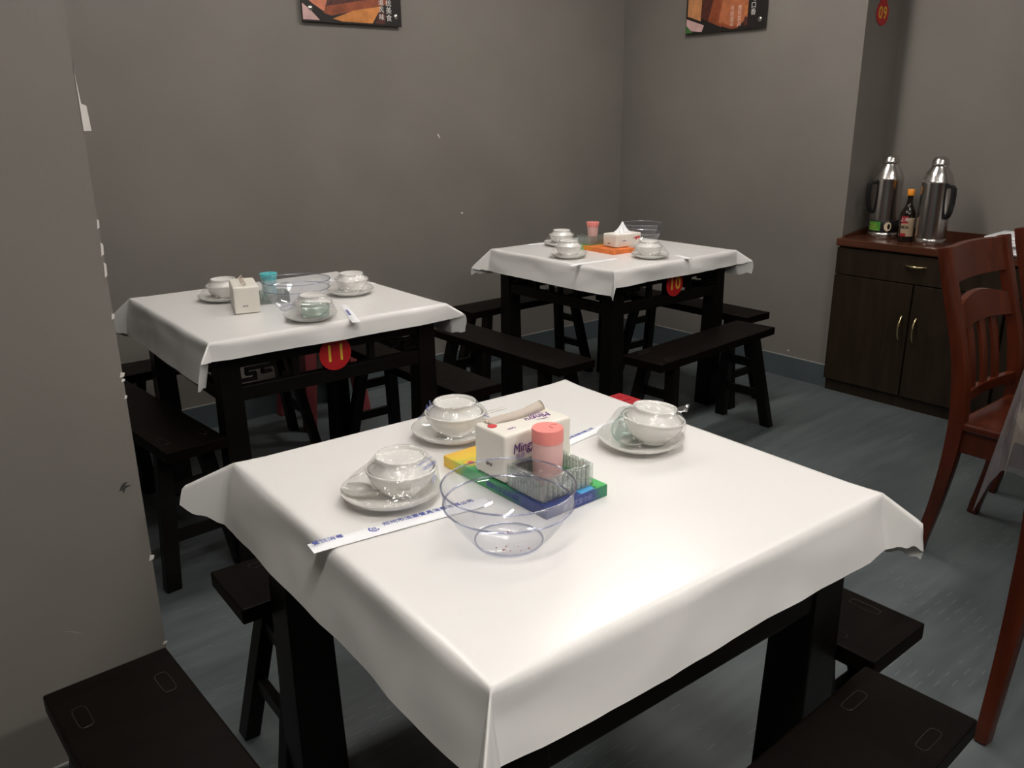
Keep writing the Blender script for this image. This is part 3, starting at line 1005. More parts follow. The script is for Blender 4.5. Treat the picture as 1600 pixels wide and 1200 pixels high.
# ------------------------------------------------------------------ clear bowls
def clear_bowl(label, loc, R=0.101, H=0.092, crumbs=False, stacked=False):
    t = thing('clear_bowl', label, 'bowl', loc, 0, 'clear plastic bowls on the tables')
    k = R / 0.101
    outer = [(0, .001), (.050 * k, .001), (.055 * k, .004), (.070 * k, .020 * k), (.084 * k, .040 * k), (.0930 * k, .058 * k), (.0965 * k, .0635 * k), (.0985 * k, .0650 * k), (.0995 * k, H - .003), (R, H)]
    b = new_bm(); add_lathe(b, outer, 64); obj('shell', b, clear_m, t, 50)
    def torus(r, z, tr, nm):
        b = new_bm()
        add_lathe(b, [(r + tr * math.cos(2 * PI * q / 8), z + tr * math.sin(2 * PI * q / 8)) for q in range(8)], 64, close=True)
        obj(nm, b, rim_m, t, 60)
    torus(R - .0003, H, .0016, 'rim')
    torus(.0978 * k, .0632 * k, .0017, 'step_ring')
    torus(.0515 * k, .0022, .0014, 'foot_ring')
    if crumbs:
        b = new_bm()
        for (x, y, s) in ((-.028, -.022, .004), (-.022, -.030, .0025), (.004, -.042, .003), (-.032, -.010, .002), (.012, .018, .003), (.016, .015, .002), (-.010, -.040, .002), (-.018, -.016, .0025), (-.005, -.028, .0015)):
            add_box(b, (x, y, .0022), (s, s * .7, .0012), 0, None)
        o = obj('crumbs', b, crumb_m, t)
        o['kind'] = 'stuff'
    return t
clear_bowl('large clear plastic bowl with a few crumbs, front of the nearest table', (0.7110, 0.886, ZP), crumbs=True)
clear_bowl('clear plastic bowl on the 11 table, right of the teal holder', (1.185, 2.600, ZP), R=0.113, H=0.098)
clear_bowl('clear plastic bowl at the back of the 10 table, behind the tissues', (3.095, 2.790, ZP), R=0.100, H=0.105)

# ------------------------------------------------------------------ flat printed boxes, tissue packs, glass dishes, holders
def flat_box(label, c, size, rz, m, star=True, stripes=None):
    t = thing('paper_box', label, 'box', (c[0], c[1], ZP), rz, 'flat printed boxes under the tissue packs')
    sx, sy, sz = size
    b = new_bm(); add_box(b, (0, 0, sz / 2), (sx, sy, sz), 0.0015); obj('carton', b, m, t)
    return t, sz
fb, BH = flat_box('flat printed card box, yellow to green to blue, under the near tissue pack', (0.8655, 1.040), (0.137, 0.285, 0.021), 0.005, boxp_m)
F = frame((0.062, -.1432, .0105), (1, 0, 0), (0, 0, 1))
text('抽取式面巾纸', .011, bluel_m, 'printed_text', fb, frame((0.0, -.1430, .010), (1, 0, 0), (0, 0, 1)), .0002)
text('健康生活 品质纸巾', .0105, blue_m, 'printed_text', fb, frame((-.0690, -.030, .0100), (0, -1, 0), (0, 0, 1)), .0002)
def print_blob(parent, name, pts, m, z):
    b = new_bm(); add_prism(b, pts, .0003, Matrix.Translation((0, 0, z))); return obj(name, b, m, parent)
starp = []
for k in range(24):
    a = 2 * PI * k / 24; r = .016 if k % 2 == 0 else .010
    starp.append((-.050 + r * math.cos(a), .083 + r * math.sin(a)))
print_blob(fb, 'printed_sunflower', starp, mat('sunflower_yellow', (.85, .55, .05), .4), BH)
print_blob(fb, 'printed_sunflower_heart', [(-.050 + .006 * math.cos(2 * PI * k / 12), .083 + .006 * math.sin(2 * PI * k / 12)) for k in range(12)], redl_m, BH + .0003)
print_blob(fb, 'printed_sky_patch', [(.02, .142), (.068, .142), (.068, .095), (.035, .115)], mat('sky_print', (.16, .50, .75), .4), BH)
print_blob(fb, 'printed_water_patch', [(.008, -.118), (.038, -.112), (.046, -.138), (.010, -.141)], mat('water_print', (.10, .42, .75), .4), BH)
print_blob(fb, 'printed_leaf_patch', [(.040, -.142), (.068, -.142), (.068, -.04), (.050, -.08)], mat('leaf_print', (.05, .42, .10), .4), BH)
print_blob(fb, 'printed_fish_patch', [(-.01, -.10), (.015, -.095), (.012, -.115), (-.006, -.12)], mat('fish_print', (.70, .22, .06), .4), BH + .0001)

def tissue_pack(label, c, rz, z, L=0.150, W=0.085, H=0.086, open_kind='fold', brand=True, soft=False):
    """plastic-wrapped tissue block; local x = length"""
    t = thing('tissue_pack', label, 'tissues', (c[0], c[1], z), rz, 'plastic packs of tissues on the tables')
    b = bmesh.new()
    bmesh.ops.create_cube(b, size=1.0)
    bmesh.ops.scale(b, vec=(L, W, H), verts=b.verts)
    bmesh.ops.bevel(b, geom=list(b.edges), offset=.006, segments=3, affect='EDGES', profile=.6)
    bmesh.ops.subdivide_edges(b, edges=[e for e in b.edges if e.calc_length() > .03], cuts=6, use_grid_fill=True)
    for v in b.verts:
        v.co += v.co.normalized() * .0016 * noise.noise(v.co * 40)
    bmesh.ops.translate(b, vec=(0, 0, H / 2 + .0015), verts=b.verts)
    obj('pack', b, tissue_m, t, 40)
    if open_kind == 'fold':      # torn slit along the top with the tissue edge lying over it
        b = bmesh.new()
        nx, ny = 16, 5
        g = []
        for i in range(nx + 1):
            f = i / nx
            row = []
            for j in range(ny + 1):
                q = j / ny
                x = -L * .40 + f * L * .84
                y = W * .20 + q * .030 - .010 * math.sin(f * 3)
                zz = H + .0020 + (.005 + .008 * f) * math.sin(PI * q) + .0025 * noise.noise(Vector((x * 60, y * 90, 1)))
                row.append(b.verts.new((x, y, zz)))
            g.append(row)
        for i in range(nx):
            for j in range(ny):
                b.faces.new((g[i][j], g[i + 1][j], g[i + 1][j + 1], g[i][j + 1]))
        bmesh.ops.solidify(b, geom=list(b.faces), thickness=.0008)
        obj('tissue', b, tpaper_m, t, 60)
        b = new_bm()
        add_prism(b, [(-L * .42, W * .22), (L * .40, W * .12), (L * .40, W * .06), (L * .1, W * .17), (-L * .42, W * .16)], .0006, Matrix.Translation((0, 0, H + .0016)))
        obj('tear_slit', b, mauve_m if False else tpaper_m, t)
    elif open_kind == 'tuft':
        b = bmesh.new()
        N = 28
        rows = []
        prof = [(.034, 0), (.028, .012), (.020, .020), (.013, .030), (.007, .042), (.002, .056)]
        for k, (r, zq) in enumerate(prof):
            rows.append([b.verts.new(((r * (1 + .30 * math.sin(5 * a + k * .4) + .15 * math.sin(9 * a))) * math.cos(a) * 1.25, (r * (1 + .3 * math.sin(5 * a + k * .4))) * math.sin(a),
                                      H - .004 + zq)) for a in [2 * PI * i / N for i in range(N)]])
        for a_, b_ in zip(rows, rows[1:]):
            for i in range(N):
                b.faces.new((a_[i], a_[(i + 1) % N], b_[(i + 1) % N], b_[i]))
        b.faces.new(rows[-1])
        obj('tissue', b, paper_m, t, 60)
    elif open_kind == 'torn':    # ragged film flaps along the opened top
        for k in range(7):
            b = bmesh.new()
            x0 = -L * .42 + k * L * .135
            y0 = (-1) ** k * .010
            hh = .010 + .012 * ((k * 37) % 5) / 5
            vs_ = [b.verts.new(p) for p in ((x0, y0, H - .002), (x0 + .026, y0 + .004, H - .002), (x0 + .018, y0 + (.016 if k % 2 else -.014), H + hh), (x0 + .004, y0 + (.010 if k % 2 else -.012), H + hh * .8))]
            b.faces.new(vs_)
            bmesh.ops.solidify(b, geom=list(b.faces), thickness=.0008)
            obj('torn_flap', b, tpaper_m, t)
    if brand:
        fr = -W / 2 - .0012
        text('Mingyu', .0245, purple_m, 'brand_text', t, frame((-.030, fr, H * .70), (1, 0, 0.04), (-.04, 0, 1)), .0004, shear=.22, sx=.80)
        text('铭语', .010, mauve_m, 'printed_text', t, frame((-.042, fr, H * .53), (1, 0, 0), (0, 0, 1)), .0003)
        b = new_bm()
        sw = [(-.045, .020), (-.041, .031), (-.028, .037), (-.010, .036), (.006, .0385), (.0085, .032), (.003, .028), (-.015, .028), (-.031, .027), (-.039, .020), (-.042, .012)]
        add_prism(b, [(x - .012, y) for x, y in sw], .0004, frame((0, fr, 0), (1, 0, 0), (0, 0, 1)))
        obj('printed_swoosh', b, purple_m, t)
        b = new_bm(); add_prism(b, [(-.004, .074), (.008, .081), (.003, .0745), (-.012, .0715)], .0004, frame((0, fr, 0), (1, 0, 0), (0, 0, 1)))
        obj('printed_swoosh', b, purple_m, t)
        text('Mingyu', .0225, purple_m, 'brand_text', t, frame((.030, -.004, H + .0022), (-1, 0, 0), (0, -1, 0)), .0003, shear=.22, sx=.85)
        b = new_bm(); add_prism(b, [(.030, -.020), (.018, -.015), (.026, -.0165), (.042, -.0195)], .0003, Matrix.Translation((0, 0, H + .0022))); obj('printed_swoosh', b, purple_m, t)
        text('铭语', .009, mauve_m, 'printed_text', t, frame((.038, .010, H + .0022), (-1, 0, 0), (0, -1, 0)), .0003)
        b = new_bm(); add_lathe(b, [(0, 0), (.0085, 0), (.0085, .0006), (0, .0006)], 24, (-.060, .010, H + .0018)); obj('red_dot', b, redl_m, t)
        text('100%', .008, mauve_m, 'printed_text', t, frame((-.042, -.020, H + .0022), (1, 0, 0), (0, 1, 0)), .0003)
    text('2018', .0085, blackp_m, 'date_stamp', t, frame((-L / 2 - .0013, .0 if brand else .006, H * .30), (0, -1, 0), (0, 0, 1)), .0003)
    return t
tissue_pack('white tissue pack with purple print and red dot on the nearest table', (0.8755, 1.048), -0.005, ZP + BH + .0005)
tissue_pack('opened plain cream tissue pack with torn top on the 11 table', (1.050, 2.715), Q - .30, ZP, L=0.17, W=.082, H=.088, open_kind='torn', brand=False)
fb2, BH2 = flat_box('flat orange and green printed box under the 10 table tissues', (2.842, 2.800), (0.137, 0.285, 0.021), -0.05, box2_m)
print_blob(fb2, 'printed_green_end', [(-.068, .142), (.068, .142), (.068, .04), (-.068, .065)], mat('lime_print', (.22, .60, .10), .4), BH2)
print_blob(fb2, 'printed_yellow_band', [(-.068, .065), (.068, .04), (.068, .02), (-.068, .03)], yellow_m, BH2)
b = new_bm(); add_prism(b, [(-.142, .001), (-.06, .001), (-.07, .020), (-.142, .020)], .0004, frame((-.0690, 0, 0), (0, -1, 0), (0, 0, 1))); obj('printed_green_side', b, bpy.data.materials['lime_print'], fb2)
text('抽纸面巾纸', .013, yellow_m, 'printed_text', fb2, frame((-.0692, .03, .0105), (0, -1, 0), (0, 0, 1)), .0003)
tp = tissue_pack('white tissue pack with a tuft of tissue pulled up on the 10 table', (2.900, 2.735), -.05, ZP + BH2 + .0005, L=.155, W=.095, H=.060, open_kind='tuft', brand=False)
b = new_bm(); add_prism(b, [(.02, .040), (.07, .048), (.064, .034), (.052, .038), (.046, .028), (.038, .038)], .0004, frame((0, -.0482, 0), (1, 0, 0), (0, 0, 1))); obj('printed_red_mark', b, redl_m, tp)
b = new_bm(); add_prism(b, [(-.05, .030), (-.03, .034), (-.012, .028), (-.03, .030)], .0004, frame((0, -.0482, 0), (1, 0, 0), (0, 0, 1))); obj('printed_purple_mark', b, purple_m, tp)

def glass_dish(label, c, rz, z, size=(0.118, 0.108, 0.040)):
    t = thing('glass_dish', label, 'dish', (c[0], c[1], z), rz, 'ribbed glass dishes holding toothpick jars')
    sx, sy, sz = size
    w = .010
    b = new_bm(); add_box(b, (0, 0, .004), (sx, sy, .008), .002); 
    for s in (-1, 1):
        add_box(b, (s * (sx / 2 - w / 2), 0, sz / 2), (w, sy, sz), .002)
        add_box(b, (0, s * (sy / 2 - w / 2), sz / 2), (sx - 2 * w, w, sz), .002)
    obj('dish_body', b, crystal_m, t)
    for s in (-1, 1):
        for k in range(9):
            f = (k + .5) / 9 - .5
            b = new_bm(); add_tube(b, [(f * (sx - .02), s * (sy / 2), .004), (f * (sx - .02), s * (sy / 2), sz - .002)], .0042, 8); obj('rib', b, crystal_m, t, 60)
            b = new_bm(); add_tube(b, [(s * (sx / 2), f * (sy - .02), .004), (s * (sx / 2), f * (sy - .02), sz - .002)], .0042, 8); obj('rib', b, crystal_m, t, 60)
    return t
glass_dish('ribbed clear glass dish on the printed box of the nearest table', (0.8580, 0.957), 0, ZP + BH + .0005, (.112, .092, .040))
glass_dish('ribbed clear glass dish under the teal holder on the 11 table', (1.170, 2.765), -0.25, ZP, (.10, .095, .034))
glass_dish('ribbed clear glass dish under the pink holder on the 10 table', (2.848, 2.880), -.05, ZP + BH2 + .0005, (.115, .10, .042))

def holder(label, c, z, r, h, lm, bm_, flare=0.0):
    t = thing('toothpick_holder', label, 'toothpick holder', (c[0], c[1], z), 0, 'plastic toothpick holders on the tables')
    hl = h * .76
    b = new_bm(); add_lathe(b, [(0, 0), (r * .90, 0), (r * .93, .002), (r * .97, hl * .6), (r * (.97 + flare * .3), hl), (0, hl)], 40); obj('body', b, bm_, t, 40)
    b = new_bm(); add_lathe(b, [(0, hl), (r * (1.0 + flare * .3), hl), (r * (1.0 + flare), h - .002), (r * (.97 + flare), h), (0, h)], 40); obj('lid', b, lm, t, 40)
    b = new_bm()
    pts = [(r * .42 + r * .28 * math.cos(a), -r * .15 + r * .28 * math.sin(a), h + .0004) for a in [0.2 + k * .36 for k in range(11)]]
    add_tube(b, pts, .0009, 6); obj('lid_flap_groove', b, lm, t, 60)
    return t
holder('pink toothpick holder standing in the glass dish on the nearest table', (0.8565, 0.962), ZP + BH + .009, 0.0265, 0.095, pinkl_m, pinkb_m)
holder('teal toothpick holder with flared lid on the 11 table', (1.160, 2.760), ZP + .0095, 0.024, 0.092, teall_m, tealb_m, .24)
holder('pink toothpick holder with flared lid on the 10 table', (2.856, 2.888), ZP + BH2 + .0095, 0.0255, 0.092, pinkl_m, pinkb_m, .22)

# ------------------------------------------------------------------ cabinets in the recess
def handle(parent, c, vertical, L=0.095):
    b = new_bm()
    pts = []
    for k in range(13):
        f = k / 12
        o_ = -0.024 * math.sin(PI * f) ** .7
        s = (f - .5) * L
        pts.append((c[0] + o_ - .001, c[1], c[2] + s) if vertical else (c[0] + o_ - .001, c[1] + s, c[2]))
    add_tube(b, pts, [.0035 + .0030 * math.sin(PI * k / 12) for k in range(13)], 8)
    return obj('handle', b, brass_m, parent, 60)
def cabinet(label, y1, y0, side=True):
    """front faces -x at x=3.85, spans y0..y1"""
    xf, xb, zt = 3.852, XRR - .004, 0.782
    t = thing('cabinet', label, 'cabinet', ((xf + xb) / 2, (y0 + y1) / 2, 0), 0, 'dark wood cabinets in the recess')
    ox, oy = (xf + xb) / 2, (y0 + y1) / 2
    X = lambda x: x - ox
    Y = lambda y: y - oy
    W = y1 - y0
    b = new_bm()
    add_box(b, (X((xf + .02 + xb) / 2), 0, .40), (xb - xf - .02, W - .004, .68), .002)
    obj('body', b, cab_m, t)
    b = new_bm(); add_box(b, (X((xf + .022 + xb) / 2), 0, .030), (xb - xf - .022, W - .01, .060), .002); obj('plinth', b, cab_m, t)
    b = new_bm(); add_box(b, (X((xf - .012 + xb) / 2), 0, zt - .018), (xb - xf + .012, W - .002, .036), .006); obj('top_board', b, cabt_m, t)
    # low gallery along the back and, curved, along the end by the wall
    b = new_bm(); add_box(b, (X(xb - .008), 0, zt + .018), (.014, W - .01, .038), .003); obj('back_gallery', b, cabt_m, t)
    b = new_bm()
    prof = []
    for k in range(14 if side else 0):
        f = k / 13
        prof.append((X(xf + .03) + f * (xb - xf - .05), .004 + .042 * (f ** .6) - .006 * math.sin(f * PI)))
    if not side:
        prof = [(X(xf + .03), .001), (X(xb - .02), .001)]
    poly = [(X(xf + .03), 0)] + prof + [(X(xb - .02), 0)]
    add_prism(b, poly, .014, Matrix(((1, 0, 0, 0), (0, 0, -1, W / 2 - .004), (0, 1, 0, zt - .001), (0, 0, 0, 1))))
    if side:
        obj('side_gallery', b, cabt_m, t)
    else:
        b.free()
    b = new_bm(); add_box(b, (X(xf + .010), 0, .672), (.020, W - .010, .128), .002); d = obj('drawer_front', b, cab_m, t)
    handle(d, (X(xf), .0, .690), False)
    for s, yc in ((1, W / 4), (-1, -W / 4)):
        b = new_bm(); add_box(b, (X(xf + .010), yc, .334), (.020, W / 2 - .008, .538), .002); d = obj('door', b, cab_m, t)
        handle(d, (X(xf), s * .034, .392), True, .118)
    return t
cabinet('dark walnut cabinet with brass handles beneath the steel flasks', YE - .003, 1.382)
cabinet('dark walnut cabinet partly hidden behind the red wooden chairs', 1.378, 0.560, False)
ZK = 0.7825
# pile of folded white sheets where the two cabinets meet
t = thing('paper_stack', 'pile of folded white sheets on the cabinets behind the red chairs', 'paper', (4.005, 1.400, ZK), 0.03)
for k in range(6):
    b = new_bm()
    g = []
    L_, W_2 = .270 - .006 * (k % 3), .255 - .005 * ((k + 1) % 3)
    for lev in (0, 1):
        g.append([[b.verts.new((-L_ / 2 + L_ * i / 8, -W_2 / 2 + W_2 * j / 6, k * .0122 + lev * .0112 + (.0008 * noise.noise(Vector((i, j, k))) if lev and 0 < i < 8 and 0 < j < 6 and k == 5 else 0))) for j in range(7)] for i in range(9)])
    for i in range(8):
        for j in range(6):
            b.faces.new((g[1][i][j], g[1][i + 1][j], g[1][i + 1][j + 1], g[1][i][j + 1]))
            b.faces.new((g[0][i][j + 1], g[0][i + 1][j + 1], g[0][i + 1][j], g[0][i][j]))
    for i in range(8):
        b.faces.new((g[0][i][0], g[0][i + 1][0], g[1][i + 1][0], g[1][i][0])); b.faces.new((g[0][i + 1][6], g[0][i][6], g[1][i][6], g[1][i + 1][6]))
    for j in range(6):
        b.faces.new((g[0][0][j + 1], g[0][0][j], g[1][0][j], g[1][0][j + 1])); b.faces.new((g[0][8][j], g[0][8][j + 1], g[1][8][j + 1], g[1][8][j]))
    obj('folded_sheet', b, paper_m, t, 40, (.003 * ((k * 7) % 3 - 1), .003 * ((k * 5) % 3 - 1), .0003), (0, 0, .02 * ((k * 3) % 4 - 1.5)))

# ------------------------------------------------------------------ steel flasks and sauce bottle
def flask(label, c, hang, band=False):
    t = thing('thermos_flask', label, 'thermos flask', (c[0], c[1], ZK), 0, 'steel thermos flasks on the cabinet')
    r = .0665
    b = new_bm()
    add_lathe(b, [(0, 0), (.066, 0), (.0685, .004), (.0685, .022), (.066, .026), (r, .030), (r, .272), (.068, .276), (.068, .284), (.0655, .288), (.062, .302), (.050, .326), (.038, .342), (.034, .352), (0, .352)], 56)
    obj('body', b, steel_m, t, 35)
    b = new_bm()
    add_lathe(b, [(0, .350), (.036, .350), (.0385, .354), (.0385, .362), (.036, .366), (.033, .378), (.025, .388), (.012, .3935), (0, .394)], 40)
    obj('lid', b, steel_m, t, 35)
    b = new_bm()
    d = Vector((math.cos(hang), math.sin(hang), 0)); s = Vector((-math.sin(hang), math.cos(hang), 0))
    prof = [(.064, .262), (.088, .264), (.098, .255), (.1005, .23), (.099, .19), (.093, .155), (.083, .132), (.066, .122)]
    add_sweep(b, [d * a + Vector((0, 0, z)) for a, z in prof], .022, .016, s, .004)
    obj('handle', b, blackp_m, t, 50)
    if band:
        n = 48
        b = new_bm(); add_lathe(b, [(.0668, .030), (.0674, .031), (.0674, .086), (.0668, .087)], n); obj('black_label_band', b, blackp_m, t, 40)
        def patch(nm, a0, a1, z0, z1, m, rr=.0677):
            b = bmesh.new()
            k = 10
            lo = [b.verts.new((rr * math.cos(a0 + (a1 - a0) * i / k), rr * math.sin(a0 + (a1 - a0) * i / k), z0)) for i in range(k + 1)]
            hi = [b.verts.new((rr * math.cos(a0 + (a1 - a0) * i / k), rr * math.sin(a0 + (a1 - a0) * i / k), z1)) for i in range(k + 1)]
            for i in range(k):
                b.faces.new((lo[i], lo[i + 1], hi[i + 1], hi[i]))
            bmesh.ops.solidify(b, geom=list(b.faces), thickness=.0004)
            return obj(nm, b, m, t)
        base = math.atan2(-c[1], -c[0])
        patch('green_label', base - 1.15, base - .20, .036, .080, green_m)
        patch('pale_print_line', base - 1.15, base - .45, .064, .070, greeny_m, .0681)
        patch('pale_print_line', base - 1.15, base - .45, .053, .059, greeny_m, .0681)
        patch('pale_print_line', base - 1.15, base - .30, .042, .047, greeny_m, .0681)
        b = bmesh.new()
        vs_ = []
        for k in range(20):
            a = 2 * PI * k / 20
            an = base + .30 + .26 * math.cos(a)
            vs_.append(b.verts.new((.0679 * math.cos(an), .0679 * math.sin(an), .058 + .022 * math.sin(a))))
        b.faces.new(vs_)
        bmesh.ops.solidify(b, geom=list(b.faces), thickness=.0004)
        obj('oval_label', b, cream_m, t)
    return t
flask('steel thermos flask with a green and black label band, left of the sauce bottle', (4.030, 2.055), 2.62, True)
flask('plain steel thermos flask with black handle, right of the sauce bottle', (3.985, 1.800), -1.95, False)
t = thing('sauce_bottle', 'dark sauce bottle with orange cap and cream label between the steel flasks', 'bottle', (3.975, 1.912, ZK))
b = new_bm(); add_lathe(b, [(0, 0), (.031, 0), (.034, .003), (.034, .122), (.032, .134), (.024, .152), (.016, .168), (.0125, .185), (.012, .215), (0, .215)], 40); obj('bottle_body', b, soy_m, t, 40)
b = new_bm(); add_lathe(b, [(0, .213), (.0155, .213), (.0165, .215), (.0165, .240), (.015, .242), (0, .242)], 32); obj('cap', b, orange_m, t, 40)
base = math.atan2(-1.9, -3.97)
def bpatch(nm, a0, a1, z0, z1, m, rr):
    b = bmesh.new(); k = 12
    lo = [b.verts.new((rr * math.cos(a0 + (a1 - a0) * i / k), rr * math.sin(a0 + (a1 - a0) * i / k), z0)) for i in range(k + 1)]
    hi = [b.verts.new((rr * math.cos(a0 + (a1 - a0) * i / k), rr * math.sin(a0 + (a1 - a0) * i / k), z1)) for i in range(k + 1)]
    for i in range(k):
        b.faces.new((lo[i], lo[i + 1], hi[i + 1], hi[i]))
    bmesh.ops.solidify(b, geom=list(b.faces), thickness=.0004)
    return obj(nm, b, m, t)
bpatch('paper_label', base - .85, base + 1.05, .026, .112, cream_m, .0345)
bpatch('red_label_corner', base - .85, base + .10, .086, .120, redl_m, .0349)
bpatch('red_label_foot', base - .85, base - .05, .026, .040, redl_m, .0349)
def on_cyl(a, z, rr):
    return frame((rr * math.cos(a), rr * math.sin(a), z), (-math.sin(a), math.cos(a), 0), (0, 0, 1))
text('上海', .020, pw_m, 'label_text', t, on_cyl(base - .38, .103, .0357), .0002)
text('酱油', .017, blackp_m, 'label_text', t, on_cyl(base - .25, .068, .0352), .0002)

# ------------------------------------------------------------------ posters
def poster(label, M, W, H, shapes, texts, caps):
    t = thing('food_poster', label, 'poster')
    t.matrix_world = M
    b = new_bm(); add_box(b, (W / 2, H / 2, .018), (W, H, .006), .001); obj('board', b, pk_m, t)
    for x, y in ((.05, .06), (W - .05, .06), (.05, H - .06), (W - .05, H - .06)):
        b = new_bm(); add_lathe(b, [(0, 0), (.010, 0), (.010, .0155), (0, .0155)], 16, (x, y, 0)); obj('standoff', b, steel_m, t)
    z = .0211
    for nm, pts, m in shapes:
        b = new_bm(); add_prism(b, pts, .0003, Matrix.Translation((0, 0, z))); obj(nm, b, m, t); z += .00012
    for x, y in caps:
        b = new_bm(); add_lathe(b, [(0, .0208), (.0115, .0208), (.0115, .0228), (.008, .0258), (0, .0268)], 20, (x, y, 0)); obj('screw_cap', b, steel_m, t, 40)
    z += .0008
    for body, x, y, s, m in texts:
        text(body, s, m, 'printed_text', t, Matrix.Translation((x, y, z)), .0002)
    return t
W1 = .515
poster('food poster with dark meat slab on the back wall, lower edge showing', frame((1.826, YB, 1.778), (1, 0, .004), (0, 0, 1)), W1, .72,
       [('printed_meat', [(.02, .10), (.055, .075), (.11, .045), (.13, .10), (.20, .40), (.10, .62), (.02, .55)], pa_m),
        ('printed_meat', [(.09, .20), (.17, .12), (.20, .50), (.11, .52)], mat('poster_coral', (.72, .26, .17), .45)),
        ('printed_slab', [(.115, .065), (.44, .105), (.46, .60), (.20, .55), (.155, .16)], pb_m),
        ('printed_slab_edge', [(.105, .040), (.145, .030), (.44, .094), (.44, .128), (.12, .068)], pe_m),
        ('printed_board', [(.15, .018), (.20, .008), (.355, .008), (.41, .085), (.26, .058)], pc_m),
        ('printed_plate_rim', [(.0, .085), (.03, .085), (.135, .02), (.11, .0), (.10, .0), (.0, .072)], pk_m),
        ('printed_cloth', [(.003, .008), (.085, .008), (.040, .050), (.003, .075)], pd_m),
        ('printed_wood', [(.37, .008), (.42, .008), (.43, .045), (.40, .07)], pb_m)],
       [('风', .405, .068, .030, pw_m), ('味', .405, .036, .030, pw_m), ('道', .405, .100, .030, pw_m), ('美', .445, .066, .032, pw_m), ('食', .445, .034, .032, pw_m), ('统', .445, .098, .032, pw_m), ('传', .445, .130, .032, pw_m)], ((.043, .056), (W1 - .030, .044)))
W2 = .512
M2 = frame((XR, 3.230, 1.782), (0, -1, 0), (0, 0, 1))
poster('food poster with wooden board and green leaves on the right wall', M2, W2, .72,
       [('printed_meat', [(.01, .09), (.03, .085), (.10, .060), (.12, .30), (.05, .40), (.01, .35)], mat('poster_tan', (.55, .24, .10), .45, noise_amt=.25, noise_scale=25)),
        ('printed_slab', [(.10, .075), (.20, .035), (.26, .10), (.27, .50), (.12, .5)], pb_m),
        ('printed_slab', [(.15, .055), (.24, .020), (.28, .10), (.22, .30)], pe_m),
        ('printed_board', [(.22, .045), (.30, .010), (.345, .014), (.40, .055), (.41, .40), (.28, .40)], mat('poster_terracotta', (.44, .14, .06), .45, noise_amt=.25, noise_scale=25)),
        ('printed_board_edge', [(.235, .028), (.30, .006), (.345, .010), (.33, .022), (.30, .020), (.24, .045)], pe_m),
        ('printed_cloth', [(.004, .020), (.11, .006), (.125, .038), (.004, .078)], pd_m),
        ('printed_leaf', [(.002, .006), (.05, .006), (.002, .048)], pg_m),
        ('printed_wood', [(.375, .020), (.40, .016), (.405, .055), (.385, .06)], pb_m)],
       [('香', .435, .076, .032, pw_m), ('口', .435, .108, .032, pw_m), ('可', .435, .140, .032, pw_m)] +
       [(c, x, y, .026, pl_m) for x, col_ in ((.305, '号原酒点'), (.352, '推荐菜品')) for c, y in zip(col_, (.104, .078, .052, .028))] +
       [(c, .392, y, .024, pc_m) for c, y in zip('鲜香', (.104, .080))], ((W2 - .036, .040),))

# ------------------------------------------------------------------ red plastic stools
def stool(label, loc, rz, m, H=0.45, S=0.26):
    t = thing('plastic_stool', label, 'stool', loc, rz, 'red plastic stools')
    b = new_bm(); add_box(b, (0, 0, H - .016), (S, S, .032), .014, seg=4)
    obj('seat', b, m, t, 50)
    for i in range(5):
        b = new_bm(); add_box(b, (0, -S * .32 + i * S * .16, H + .0005), (S * .72, .012, .006), .0025); obj('grip_ridge', b, m, t)
    for sx in (-1, 1):
        for sy in (-1, 1):
            b = new_bm(); add_frustum(b, (sx * (S / 2 + .015), sy * (S / 2 + .015), 0), (.050, .050), (sx * (S / 2 - .030), sy * (S / 2 - .030), H - .03), (.060, .060), .006); obj('leg', b, m, t)
    for k in range(4):
        M = Matrix.Rotation(k * PI / 2, 4, 'Z')
        b = new_bm(); add_box(b, (0, S / 2 - .016, H - .055), (S - .05, .006, .05), .002, M); obj('skirt', b, m, t)
    return t
stool('red plastic stool beyond the nearest table, only its seat edge showing', (1.930, 1.800, 0), 0.02, reds_m, .45, .215)
stool('red plastic stool, its colour darkened for shade, against the back wall, seen beneath the 11 table', (1.690, 3.520, 0), 0.0, redd_m)

